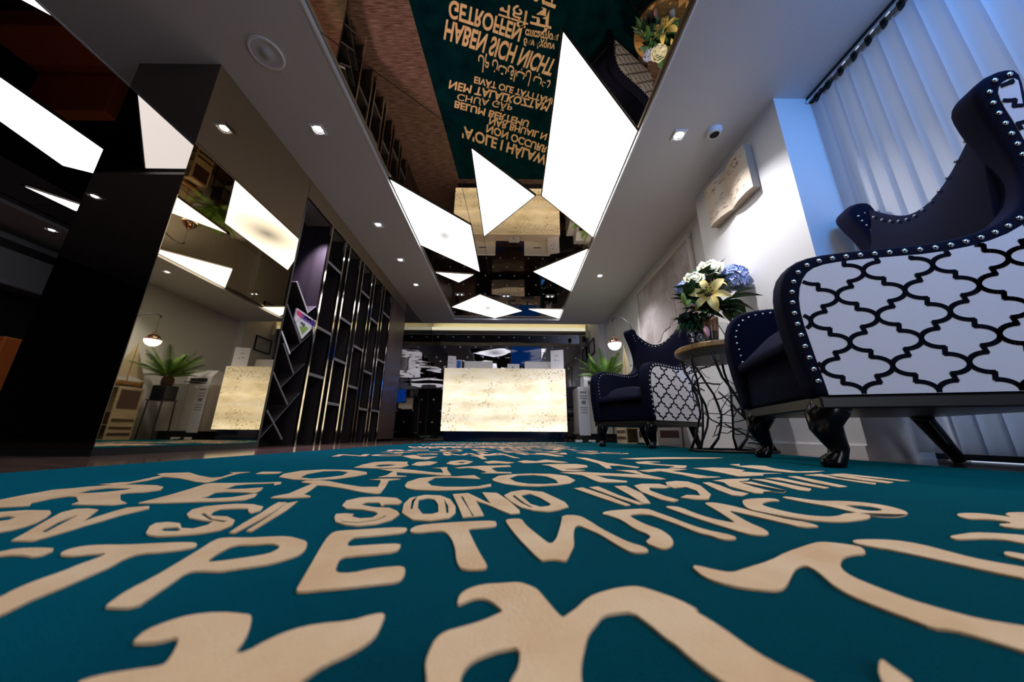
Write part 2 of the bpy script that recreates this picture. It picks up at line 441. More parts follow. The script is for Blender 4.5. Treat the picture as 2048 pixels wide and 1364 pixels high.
RUG_ROWS = [
 ('near left flourish', [
  "-0.183,0.197 -0.187,0.206 -0.184,0.215 -0.178,0.222 -0.165,0.225 -0.148,0.223 -0.143,0.221 -0.134,0.207 -0.129,0.196 -0.127,0.188 -0.122,0.189 -0.119,0.198 -0.113,0.207 -0.103,0.213 -0.086,0.216 -0.077,0.223 -0.07,0.225 -0.068,0.213 -0.067,0.201 -0.072,0.19 -0.081,0.181 -0.084,0.174 -0.086,0.167 -0.092,0.16 -0.151,0.16 -0.176,0.168 -0.172,0.173 -0.16,0.177 -0.151,0.179 -0.152,0.183 -0.158,0.193 -0.165,0.202 -0.17,0.197 -0.181,0.196",
 ]),
 ('near middle flourish', [
  "-0.031,0.237 -0.031,0.248 -0.027,0.256 -0.018,0.263 -0.004,0.265 0.007,0.267 0.014,0.262 0.019,0.256 0.022,0.246 0.026,0.232 0.03,0.22 0.033,0.223 0.041,0.232 0.047,0.241 0.055,0.249 0.069,0.257 0.081,0.261 0.089,0.261 0.096,0.254 0.106,0.243 0.112,0.229 0.108,0.231 0.114,0.212 0.117,0.191 0.122,0.179 0.126,0.174 0.128,0.166 0.093,0.166 0.088,0.174 0.084,0.187 0.082,0.198 0.08,0.201 0.077,0.214 0.072,0.228 0.064,0.227 0.054,0.224 0.048,0.215 0.041,0.205 0.037,0.194 0.033,0.183 0.031,0.174 0.03,0.165 0,0.165 0.002,0.173 0.005,0.179 0.006,0.194 -0.003,0.192 -0.009,0.189 -0.016,0.184 -0.019,0.178 -0.02,0.173 -0.019,0.165 -0.032,0.164 -0.034,0.173 -0.037,0.182 -0.037,0.192 -0.036,0.201 -0.032,0.207 -0.026,0.21 -0.014,0.217 -0.004,0.226 -0.003,0.228 -0.009,0.238 -0.015,0.244 -0.022,0.243 -0.027,0.238 -0.03,0.235",
 ]),
 ('near right flourish', [
  "0.144,0.297 0.148,0.3 0.158,0.29 0.167,0.285 0.183,0.294 0.214,0.31 0.244,0.331 0.281,0.352 0.303,0.363 0.316,0.359 0.328,0.35 0.324,0.341 0.313,0.329 0.301,0.327 0.286,0.321 0.269,0.307 0.257,0.293 0.251,0.279 0.251,0.261 0.253,0.243 0.259,0.231 0.266,0.221 0.28,0.214 0.294,0.209 0.251,0.182 0.248,0.193 0.242,0.204 0.237,0.211 0.228,0.212 0.227,0.22 0.223,0.234 0.221,0.25 0.224,0.264 0.227,0.271 0.236,0.291 0.237,0.303 0.224,0.296 0.208,0.281 0.191,0.264 0.18,0.256 0.169,0.257 0.157,0.261 0.148,0.268 0.142,0.277 0.143,0.293",
  "0.341,0.369 0.362,0.372 0.385,0.369 0.395,0.356 0.395,0.337 0.395,0.32 0.401,0.309 0.409,0.3 0.417,0.284 0.379,0.261 0.377,0.279 0.371,0.288 0.365,0.303 0.358,0.32 0.35,0.339 0.339,0.35 0.333,0.359",
  "0.17,0.185 0.172,0.185 0.171,0.182 0.17,0.176 0.169,0.17 0.155,0.168 0.159,0.175",
 ]),
 ('right edge strokes', [
  "0.601,0.489 0.622,0.496 0.642,0.493 0.646,0.484 0.651,0.476 0.647,0.469 0.678,0.498 0.712,0.503 0.737,0.499 0.606,0.415 0.569,0.42 0.582,0.437 0.608,0.44 0.613,0.455 0.599,0.463 0.581,0.461 0.586,0.474",
  "0.457,0.384 0.477,0.391 0.503,0.399 0.522,0.397 0.544,0.39 0.553,0.377 0.515,0.353 0.502,0.362 0.5,0.376 0.483,0.378 0.459,0.374 0.45,0.375",
  "0.443,0.335 0.451,0.337 0.454,0.33 0.461,0.323 0.434,0.305 0.435,0.318 0.434,0.327",
 ]),
 ('row of Cyrillic capitals', [
  "-0.431,0.318 -0.431,0.323 -0.429,0.331 -0.413,0.333 -0.394,0.331 -0.383,0.31 -0.405,0.316 -0.418,0.314 -0.418,0.31",
  "-0.374,0.316 -0.383,0.328 -0.381,0.338 -0.369,0.342 -0.347,0.342 -0.328,0.346 -0.309,0.35 -0.291,0.35 -0.281,0.34 -0.282,0.333 -0.295,0.325 -0.312,0.321 -0.311,0.308 -0.303,0.293 -0.298,0.274 -0.293,0.256 -0.291,0.243 -0.287,0.232 -0.284,0.225 -0.282,0.218 -0.313,0.239 -0.313,0.242 -0.319,0.252 -0.324,0.266 -0.326,0.281 -0.331,0.295 -0.333,0.308 -0.338,0.321 -0.351,0.318 -0.36,0.313",
  "-0.237,0.232 -0.246,0.251 -0.25,0.271 -0.259,0.298 -0.269,0.327 -0.281,0.358 -0.277,0.366 -0.252,0.365 -0.237,0.369 -0.219,0.371 -0.201,0.361 -0.19,0.354 -0.18,0.335 -0.176,0.319 -0.18,0.31 -0.186,0.299 -0.197,0.293 -0.209,0.286 -0.213,0.283 -0.229,0.285 -0.236,0.282 -0.228,0.261 -0.222,0.243 -0.217,0.23 -0.234,0.23",
  "-0.239,0.301 -0.247,0.321 -0.251,0.345 -0.234,0.345 -0.221,0.35 -0.206,0.341 -0.202,0.325 -0.207,0.317 -0.22,0.309 -0.23,0.303",
  "-0.138,0.252 -0.143,0.266 -0.154,0.297 -0.17,0.341 -0.18,0.372 -0.182,0.387 -0.176,0.392 -0.155,0.397 -0.133,0.404 -0.113,0.406 -0.109,0.398 -0.109,0.386 -0.124,0.379 -0.144,0.372 -0.155,0.368 -0.148,0.34 -0.132,0.344 -0.117,0.348 -0.101,0.35 -0.098,0.339 -0.098,0.328 -0.111,0.323 -0.127,0.318 -0.139,0.314 -0.134,0.297 -0.127,0.281 -0.115,0.281 -0.104,0.289 -0.093,0.293 -0.082,0.295 -0.077,0.286 -0.075,0.273 -0.077,0.266 -0.09,0.263 -0.105,0.258 -0.119,0.255 -0.134,0.251",
  "-0.104,0.389 -0.106,0.403 -0.101,0.416 -0.082,0.424 -0.061,0.43 -0.039,0.435 -0.017,0.438 -0.014,0.423 -0.015,0.412 -0.031,0.406 -0.045,0.402 -0.039,0.379 -0.031,0.347 -0.024,0.321 -0.017,0.298 -0.017,0.29 -0.035,0.289 -0.04,0.299 -0.044,0.315 -0.048,0.337 -0.056,0.366 -0.064,0.385 -0.07,0.394 -0.082,0.392 -0.093,0.387",
  "-0.005,0.442 0.004,0.448 0.015,0.448 0.019,0.418 0.027,0.389 0.033,0.368 0.039,0.349 0.047,0.368 0.054,0.399 0.062,0.436 0.068,0.469 0.089,0.468 0.096,0.44 0.101,0.405 0.109,0.375 0.115,0.357 0.124,0.345 0.125,0.336 0.122,0.331 0.112,0.329 0.107,0.331 0.103,0.343 0.099,0.361 0.094,0.386 0.086,0.404 0.079,0.422 0.072,0.409 0.065,0.376 0.061,0.349 0.055,0.332 0.048,0.311 0.045,0.308 0.039,0.312 0.031,0.311 0.027,0.308 0.023,0.319 0.017,0.341 0.008,0.375 -0.001,0.418",
  "0.12,0.479 0.133,0.494 0.156,0.503 0.193,0.512 0.197,0.492 0.203,0.461 0.208,0.428 0.215,0.402 0.227,0.388 0.231,0.377 0.224,0.369 0.211,0.369 0.208,0.383 0.2,0.392 0.196,0.422 0.189,0.451 0.181,0.481 0.153,0.473 0.154,0.444 0.158,0.421 0.165,0.404 0.165,0.383 0.16,0.362 0.151,0.347 0.142,0.34 0.137,0.341 0.13,0.358 0.143,0.374 0.145,0.387 0.138,0.405 0.137,0.444 0.13,0.466",
  "0.224,0.525 0.235,0.53 0.246,0.522 0.246,0.483 0.252,0.453 0.26,0.441 0.267,0.432 0.275,0.459 0.285,0.495 0.292,0.527 0.298,0.555 0.312,0.56 0.321,0.551 0.33,0.528 0.332,0.5 0.339,0.474 0.345,0.452 0.356,0.44 0.356,0.423 0.349,0.418 0.331,0.417 0.327,0.433 0.32,0.454 0.313,0.477 0.303,0.507 0.294,0.473 0.284,0.435 0.283,0.414 0.278,0.396 0.269,0.385 0.254,0.385 0.247,0.398 0.243,0.418 0.237,0.44 0.231,0.472 0.228,0.501",
  "0.372,0.577 0.389,0.59 0.417,0.598 0.438,0.597 0.432,0.574 0.416,0.576 0.381,0.55 0.375,0.529 0.376,0.501 0.384,0.479 0.4,0.469 0.421,0.47 0.45,0.488 0.455,0.488 0.474,0.494 0.475,0.482 0.464,0.468 0.445,0.456 0.413,0.445 0.397,0.442 0.379,0.446 0.363,0.455 0.353,0.471 0.344,0.492 0.337,0.512 0.353,0.547",
  "0.459,0.608 0.475,0.617 0.484,0.594 0.497,0.576 0.535,0.578 0.555,0.568 0.565,0.549 0.562,0.527 0.547,0.498 0.521,0.479 0.497,0.469 0.477,0.471 0.472,0.485 0.471,0.512 0.473,0.537 0.465,0.556 0.46,0.58",
  "0.505,0.547 0.528,0.543 0.535,0.53 0.528,0.511 0.507,0.503 0.496,0.509 0.499,0.529",
 ]),
 ('row of inline Italian letters', [
  "-0.466,0.353 -0.485,0.375 -0.524,0.418 -0.566,0.466 -0.574,0.487 -0.562,0.491 -0.54,0.484 -0.513,0.454 -0.486,0.424 -0.496,0.444 -0.508,0.471 -0.517,0.497 -0.5,0.509 -0.484,0.494 -0.481,0.475 -0.479,0.454 -0.47,0.43 -0.464,0.408 -0.456,0.389 -0.451,0.371 -0.445,0.353",
  "-0.476,0.381 -0.512,0.423 -0.532,0.456 -0.523,0.447 -0.494,0.41 -0.469,0.379",
  "-0.638,0.457 -0.643,0.467 -0.627,0.478 -0.596,0.478 -0.573,0.462 -0.55,0.44 -0.53,0.417 -0.521,0.402 -0.516,0.388 -0.518,0.376",
  "-0.579,0.419 -0.577,0.428 -0.588,0.442 -0.606,0.448 -0.608,0.439",
  "-0.37,0.381 -0.391,0.405 -0.398,0.418 -0.389,0.423 -0.371,0.418 -0.35,0.398 -0.336,0.396 -0.334,0.411 -0.341,0.427 -0.359,0.433 -0.384,0.444 -0.405,0.463 -0.421,0.488 -0.422,0.507 -0.408,0.52 -0.392,0.527 -0.368,0.525 -0.342,0.509 -0.329,0.486 -0.329,0.47 -0.339,0.478 -0.354,0.497 -0.373,0.497 -0.387,0.492 -0.384,0.478 -0.368,0.454 -0.345,0.451 -0.321,0.433 -0.307,0.412 -0.304,0.392 -0.312,0.38 -0.329,0.373 -0.345,0.369 -0.359,0.373",
  "-0.366,0.391 -0.37,0.4 -0.359,0.403 -0.343,0.39 -0.344,0.386 -0.356,0.386",
  "-0.388,0.463 -0.389,0.47 -0.352,0.439 -0.325,0.428 -0.327,0.423 -0.35,0.433",
  "-0.287,0.383 -0.3,0.417 -0.318,0.472 -0.332,0.509 -0.342,0.54 -0.329,0.54 -0.309,0.486 -0.295,0.44 -0.286,0.404 -0.28,0.382",
  "-0.275,0.39 -0.285,0.423 -0.304,0.479 -0.325,0.531 -0.319,0.55 -0.309,0.523 -0.296,0.487 -0.282,0.437 -0.273,0.407 -0.268,0.388",
  "-0.214,0.451 -0.22,0.467 -0.21,0.471 -0.198,0.468 -0.195,0.455 -0.18,0.445 -0.167,0.449 -0.167,0.469 -0.176,0.482 -0.2,0.497 -0.222,0.5 -0.238,0.52 -0.249,0.557 -0.238,0.584 -0.212,0.59 -0.18,0.58 -0.162,0.55 -0.161,0.532 -0.18,0.531 -0.181,0.518 -0.194,0.544 -0.213,0.544 -0.214,0.526 -0.188,0.509 -0.166,0.506 -0.149,0.487 -0.14,0.469 -0.14,0.44 -0.15,0.42 -0.168,0.412 -0.184,0.417 -0.202,0.43",
  "-0.205,0.448 -0.194,0.43 -0.175,0.428 -0.158,0.44 -0.155,0.462 -0.152,0.456 -0.156,0.434 -0.173,0.422 -0.192,0.425",
  "-0.139,0.476 -0.154,0.532 -0.159,0.581 -0.142,0.61 -0.115,0.605 -0.093,0.572 -0.076,0.517 -0.07,0.478 -0.073,0.451 -0.093,0.437 -0.115,0.441",
  "-0.127,0.507 -0.141,0.566 -0.131,0.582 -0.118,0.572 -0.104,0.533 -0.093,0.481 -0.099,0.47 -0.111,0.47",
  "-0.135,0.499 -0.15,0.56 -0.151,0.598 -0.144,0.551 -0.132,0.499",
  "-0.103,0.572 -0.088,0.525 -0.079,0.478 -0.081,0.474 -0.092,0.525",
  "-0.097,0.618 -0.072,0.631 -0.05,0.585 -0.027,0.536 -0.048,0.638 -0.022,0.635 -0.001,0.565 0.014,0.495 0.014,0.479 0.002,0.474 -0.015,0.502 -0.033,0.535 -0.052,0.563 -0.039,0.501 -0.032,0.465 -0.057,0.453 -0.072,0.517",
  "-0.081,0.6 -0.076,0.595 -0.051,0.486 -0.044,0.462 -0.046,0.459 -0.056,0.501",
  "-0.009,0.609 0.003,0.647 0.026,0.669 0.06,0.649 0.075,0.594 0.085,0.553 0.085,0.521 0.068,0.5 0.053,0.489 0.033,0.496 0.017,0.515 0.003,0.555",
  "0.019,0.61 0.036,0.629 0.05,0.593 0.062,0.538 0.057,0.525 0.045,0.518 0.032,0.537",
  "0.005,0.603 0.008,0.615 0.023,0.546 0.034,0.511 0.029,0.515 0.018,0.546",
 ]),
 ('row of narrow Italian letters', [
  "0.124,0.692 0.144,0.704 0.166,0.615 0.179,0.537 0.17,0.531 0.151,0.591",
  "0.157,0.707 0.178,0.72 0.188,0.618 0.202,0.547 0.192,0.541 0.176,0.606",
  "0.211,0.723 0.237,0.732 0.236,0.642 0.215,0.552 0.203,0.547 0.208,0.628",
  "0.255,0.733 0.281,0.761 0.32,0.763 0.323,0.719 0.303,0.702 0.276,0.709 0.263,0.671 0.265,0.612 0.271,0.579 0.256,0.563 0.244,0.583 0.241,0.656",
  "0.345,0.789 0.378,0.811 0.401,0.8 0.395,0.739 0.355,0.634 0.323,0.586 0.302,0.585 0.285,0.601 0.308,0.626 0.329,0.62 0.352,0.674 0.355,0.72 0.323,0.703 0.328,0.745",
  "0.425,0.785 0.445,0.794 0.438,0.741 0.423,0.677 0.43,0.647 0.401,0.62 0.388,0.627 0.397,0.682",
  "0.47,0.824 0.516,0.849 0.586,0.866 0.557,0.832 0.52,0.809 0.473,0.667 0.456,0.648 0.444,0.65 0.45,0.731 0.477,0.795",
  "0.515,0.797 0.547,0.806 0.526,0.681 0.504,0.659 0.49,0.668 0.496,0.726",
  "0.584,0.856 0.61,0.853 0.596,0.706 0.568,0.679 0.557,0.692 0.576,0.784",
  "0.632,0.878 0.674,0.888 0.659,0.803 0.648,0.724 0.627,0.712 0.623,0.758 0.635,0.827",
  "0.719,0.916 0.747,0.923 0.719,0.806 0.703,0.743 0.675,0.73 0.683,0.798",
  "0.789,0.949 0.865,0.983 0.82,0.884 0.82,0.796 0.796,0.775 0.794,0.815 0.808,0.909 0.804,0.93",
  "0.862,0.965 0.894,0.969 0.893,0.888 0.881,0.815 0.85,0.797 0.841,0.843",
  "0.892,0.981 0.938,0.993 0.945,0.901 0.949,0.842 0.926,0.834 0.915,0.884",
 ]),
 ('row of French serif capitals', [
  "-0.764,0.542 -0.76,0.547 -0.781,0.588 -0.802,0.638 -0.79,0.657 -0.785,0.675 -0.766,0.699 -0.728,0.704 -0.682,0.698 -0.648,0.677 -0.621,0.645 -0.624,0.622 -0.644,0.611 -0.641,0.599 -0.582,0.547 -0.552,0.528 -0.557,0.516 -0.591,0.515 -0.617,0.517 -0.631,0.536 -0.683,0.575 -0.7,0.58 -0.701,0.559 -0.684,0.525 -0.662,0.507 -0.675,0.5 -0.692,0.493",
  "-0.72,0.606 -0.739,0.64 -0.735,0.662 -0.688,0.661 -0.679,0.643 -0.686,0.62 -0.702,0.607",
  "-0.537,0.53 -0.543,0.554 -0.556,0.596 -0.578,0.653 -0.605,0.715 -0.605,0.732 -0.551,0.735 -0.51,0.744 -0.479,0.755 -0.463,0.728 -0.465,0.711 -0.481,0.737 -0.522,0.726 -0.538,0.708 -0.516,0.655 -0.486,0.663 -0.463,0.679 -0.443,0.644 -0.435,0.618 -0.448,0.624 -0.493,0.629 -0.504,0.622 -0.486,0.586 -0.484,0.57 -0.464,0.566 -0.44,0.577 -0.432,0.606 -0.425,0.612 -0.409,0.584 -0.405,0.557 -0.425,0.547 -0.458,0.541 -0.501,0.531 -0.533,0.528",
  "-0.377,0.574 -0.381,0.59 -0.374,0.614 -0.385,0.66 -0.396,0.706 -0.401,0.731 -0.437,0.753 -0.44,0.777 -0.414,0.784 -0.385,0.769 -0.331,0.725 -0.285,0.694 -0.254,0.695 -0.275,0.765 -0.287,0.796 -0.313,0.799 -0.292,0.818 -0.249,0.818 -0.266,0.791 -0.24,0.696 -0.223,0.626 -0.227,0.619 -0.261,0.637 -0.313,0.678 -0.36,0.707 -0.381,0.715 -0.357,0.647 -0.346,0.609 -0.324,0.592 -0.321,0.584 -0.349,0.575",
  "-0.208,0.714 -0.218,0.767 -0.21,0.831 -0.174,0.869 -0.129,0.871 -0.089,0.899 -0.067,0.827 -0.097,0.837 -0.141,0.853 -0.175,0.844 -0.177,0.769 -0.155,0.716 -0.127,0.701 -0.09,0.702 -0.062,0.711 -0.039,0.747 -0.036,0.717 -0.055,0.688 -0.086,0.669 -0.131,0.658 -0.174,0.665 -0.196,0.685",
  "-0.04,0.817 -0.028,0.884 0.01,0.924 0.057,0.944 0.11,0.938 0.144,0.898 0.15,0.815 0.13,0.764 0.099,0.735 0.058,0.716 0.023,0.72 -0.01,0.748 -0.033,0.786",
  "-0.001,0.841 0.02,0.9 0.062,0.913 0.091,0.883 0.105,0.824 0.105,0.763 0.074,0.747 0.04,0.75 0.014,0.778",
  "0.138,0.97 0.199,0.995 0.251,0.967 0.309,0.949 0.349,0.937 0.327,1.023 0.312,1.047 0.373,1.05 0.358,0.952 0.373,0.848 0.356,0.841 0.313,0.869 0.262,0.905 0.22,0.916 0.231,0.841 0.266,0.806 0.257,0.785 0.198,0.782 0.193,0.807 0.187,0.914 0.163,0.941",
  "0.377,1.04 0.457,1.097 0.509,1.101 0.55,1.095 0.522,1.071 0.473,1.039 0.491,0.975 0.507,0.905 0.533,0.898 0.506,0.881 0.458,0.869 0.455,0.943 0.439,1.03 0.391,1",
  "0.586,1.13 0.669,1.156 0.715,1.138 0.714,1.072 0.677,1.034 0.703,1.002 0.764,0.993 0.696,0.974 0.675,0.941 0.587,0.909 0.595,0.996 0.595,1.064",
  "0.781,1.214 0.861,1.254 0.894,1.232 0.855,1.139 0.849,1.044 0.953,1.068 0.885,1.026 0.807,1.012 0.78,1.083",
  "0.805,1.286 0.855,1.306 0.815,1.245 0.793,1.239",
 ]),
 ('second row of French serif capitals', [
  "-0.803,0.706 -0.796,0.715 -0.792,0.733 -0.778,0.739 -0.8,0.792 -0.829,0.853 -0.865,0.877 -0.868,0.899 -0.821,0.916 -0.739,0.853 -0.675,0.814 -0.668,0.832 -0.702,0.908 -0.726,0.924 -0.683,0.939 -0.687,0.909 -0.67,0.857 -0.638,0.783 -0.621,0.739 -0.656,0.752 -0.741,0.806 -0.8,0.83 -0.769,0.763 -0.765,0.734 -0.753,0.705 -0.764,0.698",
  "-0.637,0.896 -0.656,0.944 -0.604,0.947 -0.591,0.913 -0.613,0.897",
  "-0.539,0.837 -0.57,0.9 -0.571,0.975 -0.529,1.011 -0.447,1.006 -0.383,0.954 -0.364,0.911 -0.371,0.858 -0.392,0.811 -0.432,0.791 -0.479,0.796",
  "-0.485,0.829 -0.512,0.903 -0.508,0.972 -0.471,0.981 -0.428,0.946 -0.409,0.874 -0.426,0.832 -0.447,0.808",
  "-0.311,0.845 -0.305,0.887 -0.319,0.974 -0.377,1.028 -0.335,1.053 -0.271,1.01 -0.197,0.95 -0.177,0.951 -0.206,1.061 -0.235,1.075 -0.195,1.11 -0.182,1.033 -0.146,0.896 -0.158,0.888 -0.219,0.92 -0.304,0.959 -0.278,0.881 -0.251,0.872 -0.259,0.859",
  "-0.17,1.091 -0.147,1.122 -0.095,1.16 0,1.19 0.005,1.141 -0.043,1.112 -0.057,1.079 -0.034,0.981 0.006,0.971 0.004,0.95 -0.076,0.942 -0.061,0.97 -0.094,1.057 -0.128,1.094 -0.152,1.073",
  "0.11,1.223 0.171,1.253 0.239,1.258 0.264,1.21 0.253,1.141 0.206,1.088 0.169,1.074 0.17,1.056 0.224,1.048 0.192,1.015 0.152,1.012 0.141,1.092 0.131,1.177",
  "0.307,1.624 0.35,1.594 0.365,1.323 0.424,1.153 0.403,1.118 0.375,1.204 0.339,1.201 0.319,1.104 0.301,1.095 0.324,1.292",
  "0.487,1.363 0.553,1.419 0.594,1.384 0.52,1.336 0.542,1.266 0.615,1.221 0.567,1.137 0.505,1.124 0.558,1.184 0.51,1.253 0.471,1.292",
 ]),
 ('lowercase rounded row', [
  "-0.47,1.071 -0.489,1.178 -0.492,1.282 -0.449,1.315 -0.375,1.303 -0.357,1.228 -0.332,1.166 -0.331,1.088 -0.388,1.057",
  "-0.431,1.127 -0.436,1.182 -0.406,1.194 -0.375,1.177 -0.384,1.131 -0.402,1.104",
  "-0.328,1.18 -0.34,1.295 -0.304,1.339 -0.265,1.301 -0.264,1.185 -0.292,1.146",
  "-0.223,1.238 -0.227,1.352 -0.187,1.415 -0.139,1.341 -0.146,1.239 -0.181,1.182",
  "-0.195,1.273 -0.185,1.331 -0.162,1.333 -0.167,1.264",
  "-0.097,1.327 -0.064,1.392 -0.024,1.351 0.017,1.312 -0.004,1.255 -0.041,1.274 -0.075,1.25",
  "0.029,1.355 0.062,1.423 0.104,1.381 0.148,1.466 0.183,1.413 0.221,1.341 0.193,1.309 0.149,1.335 0.089,1.301 0.051,1.281",
 ]),
 ('faint capitals row', [
  "-0.506,1.65 -0.47,1.734 -0.392,1.571 -0.335,1.621 -0.337,1.436 -0.409,1.473",
  "-0.189,1.703 -0.113,1.853 -0.032,1.805 -0.133,1.69 -0.095,1.48 -0.116,1.471 -0.153,1.64",
  "-0.032,1.805 -0.006,1.754 0.045,1.548 0.017,1.561",
  "0.133,1.945 0.2,1.979 0.265,1.713 0.225,1.689",
  "0.485,1.558 0.592,1.618 0.739,1.686 0.857,1.68 1.026,1.678 0.942,1.618 0.81,1.589 0.683,1.561 0.554,1.518",
 ]),
]
RUG_TEXT = [
  ('NC ЗМИ МУ РС', [-0.80, 1.58], [0.70, 1.98], [-0.845, 1.74]),
  ('Y T I E Y T', [-0.70, 1.86], [0.62, 2.20], [-0.74, 1.99]),
  ('RC M R NC YT', [-0.74, 2.10], [0.52, 2.44], [-0.785, 2.27]),
  ('GETROFFEN', [-0.716, 2.541], [0.117, 2.782], [-0.759, 2.704]),
  ('HABEN SICH NICHT', [-0.783, 2.725], [0.576, 3.154], [-0.852, 2.924]),
  ('لم نتقابل بعد', [-0.449, 3.133], [0.527, 3.41], [-0.475, 3.284]),
  ('EIVÄT OLE TÄYTTÄNI', [-0.518, 3.357], [0.595, 3.657], [-0.539, 3.446]),
  ('NEM TALÁLKOZTAM', [-0.861, 3.414], [0.554, 3.742], [-0.898, 3.527]),
  ('CHƯA GẶP', [-0.78, 3.596], [0.011, 3.749], [-0.808, 3.694]),
  ('BELUM BERTEMU', [-0.834, 3.7], [0.273, 4.016], [-0.864, 3.808]),
  ('NAR BHUAIL N', [-0.35, 3.958], [0.57, 4.246], [-0.371, 4.078]),
  ('NON OCCURR', [-0.399, 4.078], [0.612, 4.494], [-0.422, 4.22]),
  ("'A'OLE I HÁLAWAI", [-0.789, 4.114], [0.781, 4.752], [-0.826, 4.323]),
  ('δεν έχουν', [0.132, 2.9], [0.527, 2.957], [0.124, 2.976]),
  ('απαντήσει', [0.149, 2.808], [0.557, 2.859], [0.142, 2.887]),
  ('नहीं', [-0.159, 2.559], [0.192, 2.645], [-0.178, 2.698]),
  ('से', [0.199, 2.579], [0.453, 2.625], [0.2, 2.781]),
]
# ------------------------------------------------------------------ the setting
XM = -1.85          # plane of the mirrored column, shelves and end mirror
ZC = 2.35           # soffit
ZM = 2.39           # mirrored coffer
XR = 1.80           # right wall (pier)
YB = 7.55           # back wall
def struct(name, mb, m, bevel=0.0):
    return tag(mb.build(name, m, None, bevel), kind='structure')

struct('floor', MB().box(-6.1, 2.3, -2.6, 7.7, -0.10, -0.004), M_stone)
# dropped white ceiling: strips around the two mirrored coffers
c = MB()
c.box(-2.58, -1.155, 0.62, 6.38, ZC, ZC + 0.10)                 # strip over column and shelves
c.box(0.993, 2.15, -2.6, 6.38, ZC, ZC + 0.10)                   # strip over the armchairs
c.box(-2.58, 2.15, 6.38, 6.62, ZC, ZC + 0.10)                   # strip before the counter recess
c.box(-6.1, -1.155, -2.6, 0.62, ZC, ZC + 0.10)
c.box(-1.155, 0.993, -2.6, -1.4, ZC, ZC + 0.10)
c.box(-6.1, -5.2, 0.62, 7.7, ZC, ZC + 0.10)
c.box(-5.2, -2.58, 5.6, 7.7, ZC, ZC + 0.10)
struct('ceiling', c, M_soffit)
struct('ceiling_2', MB().box(-2.6, 2.3, 6.62, 7.7, 2.80, 2.9).box(-6.1, 2.3, -2.6, 7.7, 2.92, 3.0), M_soffit)
struct('trim_1', MB().box(-1.155, -1.143, -1.4, 6.38, ZC - 0.004, ZM - 0.004), M_trimwhite)
struct('trim_2', MB().box(0.981, 0.993, -1.4, 6.38, ZC - 0.004, ZM - 0.004), M_trimwhite)
struct('trim_3', MB().box(-1.143, 0.981, 6.368, 6.38, ZC - 0.004, ZM - 0.004), M_trimwhite)
struct('trim_4', MB().box(-2.592, -2.58, 0.62, 5.6, ZC - 0.004, ZM - 0.004), M_trimwhite)

# right wall: window reveal, pier, recess, return beside the counter
w = MB()
w.box(XR, 2.3, 1.74, 2.75, -0.05, ZC)
w.box(1.96, 2.3, 2.75, 6.6, -0.05, ZC)
w.box(1.83, 2.3, 6.6, YB + 0.1, -0.05, 2.80)
w.box(XR, 2.3, -2.6, -1.2, -0.05, ZC)
struct('wall_right', w, M_white)
struct('baseboard_right', MB().box(XR - 0.012, XR, 1.74, 2.75, -0.004, 0.06), M_white)
struct('wall_rear', MB().box(-6.1, 2.3, -2.7, -2.6, -0.05, 2.8), M_dark)
struct('wall_left', MB().box(-6.1, -6.0, -2.6, 7.7, -0.05, 2.8), M_dark)
struct('wall_left_2', MB().box(-2.45, -2.30, 2.55, 7.7, -0.05, ZC), M_dark)
struct('wall_left_3', MB().box(-6.1, -2.45, 6.0, 6.1, -0.05, ZC), M_dark)
struct('wall_back', MB().box(-2.3, 2.3, YB + 0.03, YB + 0.13, -0.05, 2.80), M_cream)
# window behind the blinds
w1 = thing('window_1', None, None, (2.16, 0.27, 0.0)); tag(w1, kind='structure')
f = MB().box(-.03, .03, -1.47, 1.47, 0.0, .06).box(-.03, .03, -1.47, 1.47, 2.29, 2.35)
for y in (-1.47, -.52, .46, 1.41): f.box(-.03, .03, y, y + .06, .06, 2.29)
f.build('window_frame', M_dark_metal, w1)
for y in (-1.41, -.46, .52):
    MB().box(-.006, .006, y, y + (.94 if y < 0.4 else .89), .06, 2.29).build('pane', M_glass, w1)

M_darkcoffer = mat('dark tinted mirror', (0.13, 0.09, 0.08), 0.02, 1.0)
# mirrored coffers: each is one thing made of mirror panes
def coffer(name, label, x0, x1, y0, y1, seams):
    t = thing(name, label, 'ceiling mirror', ((x0 + x1) / 2, (y0 + y1) / 2, ZM))
    pane_m = M_ceilmir if x0 > -2 else M_darkcoffer
    cx, cy = t.location.x, t.location.y
    ys = [y0] + seams + [y1]
    for a, b in zip(ys[:-1], ys[1:]):
        MB().box(x0 - cx, x1 - cx, a + .002 - cy, b - .002 - cy, 0, .012).build('mirror_pane', pane_m, t)
    MB().box(x0 - cx, x1 - cx, y0 - cy, y1 - cy, .0125, .03).build('backing_board', M_seam, t)
    return t
coffer('ceiling_mirror', 'long bronze mirrored ceiling recess above the teal carpet', -1.143, 0.981, -1.4, 6.368, [-0.3, 5.13])
for a, b in (((-1.14, 1.404), (-.46, 2.03)), ((-.48, 2.63), (-.459, 3.26)), ((.235, 2.771), (.294, 2.77)), ((-.329, 3.485), (-.329, 4.48))):
    o_ = [o for o in COL.objects if o.name.startswith('ceiling_mirror')][0]
    mb = MB().bar((a[0] + .081, a[1] - 2.484, -.0008), (b[0] + .081, b[1] - 2.484, -.0008), .004, .0012); mb.build('seam_line', M_seam, o_)
coffer('ceiling_mirror', 'dark mirrored ceiling recess left of the black column', -5.2, -2.592, 0.62, 5.6, [3.0])

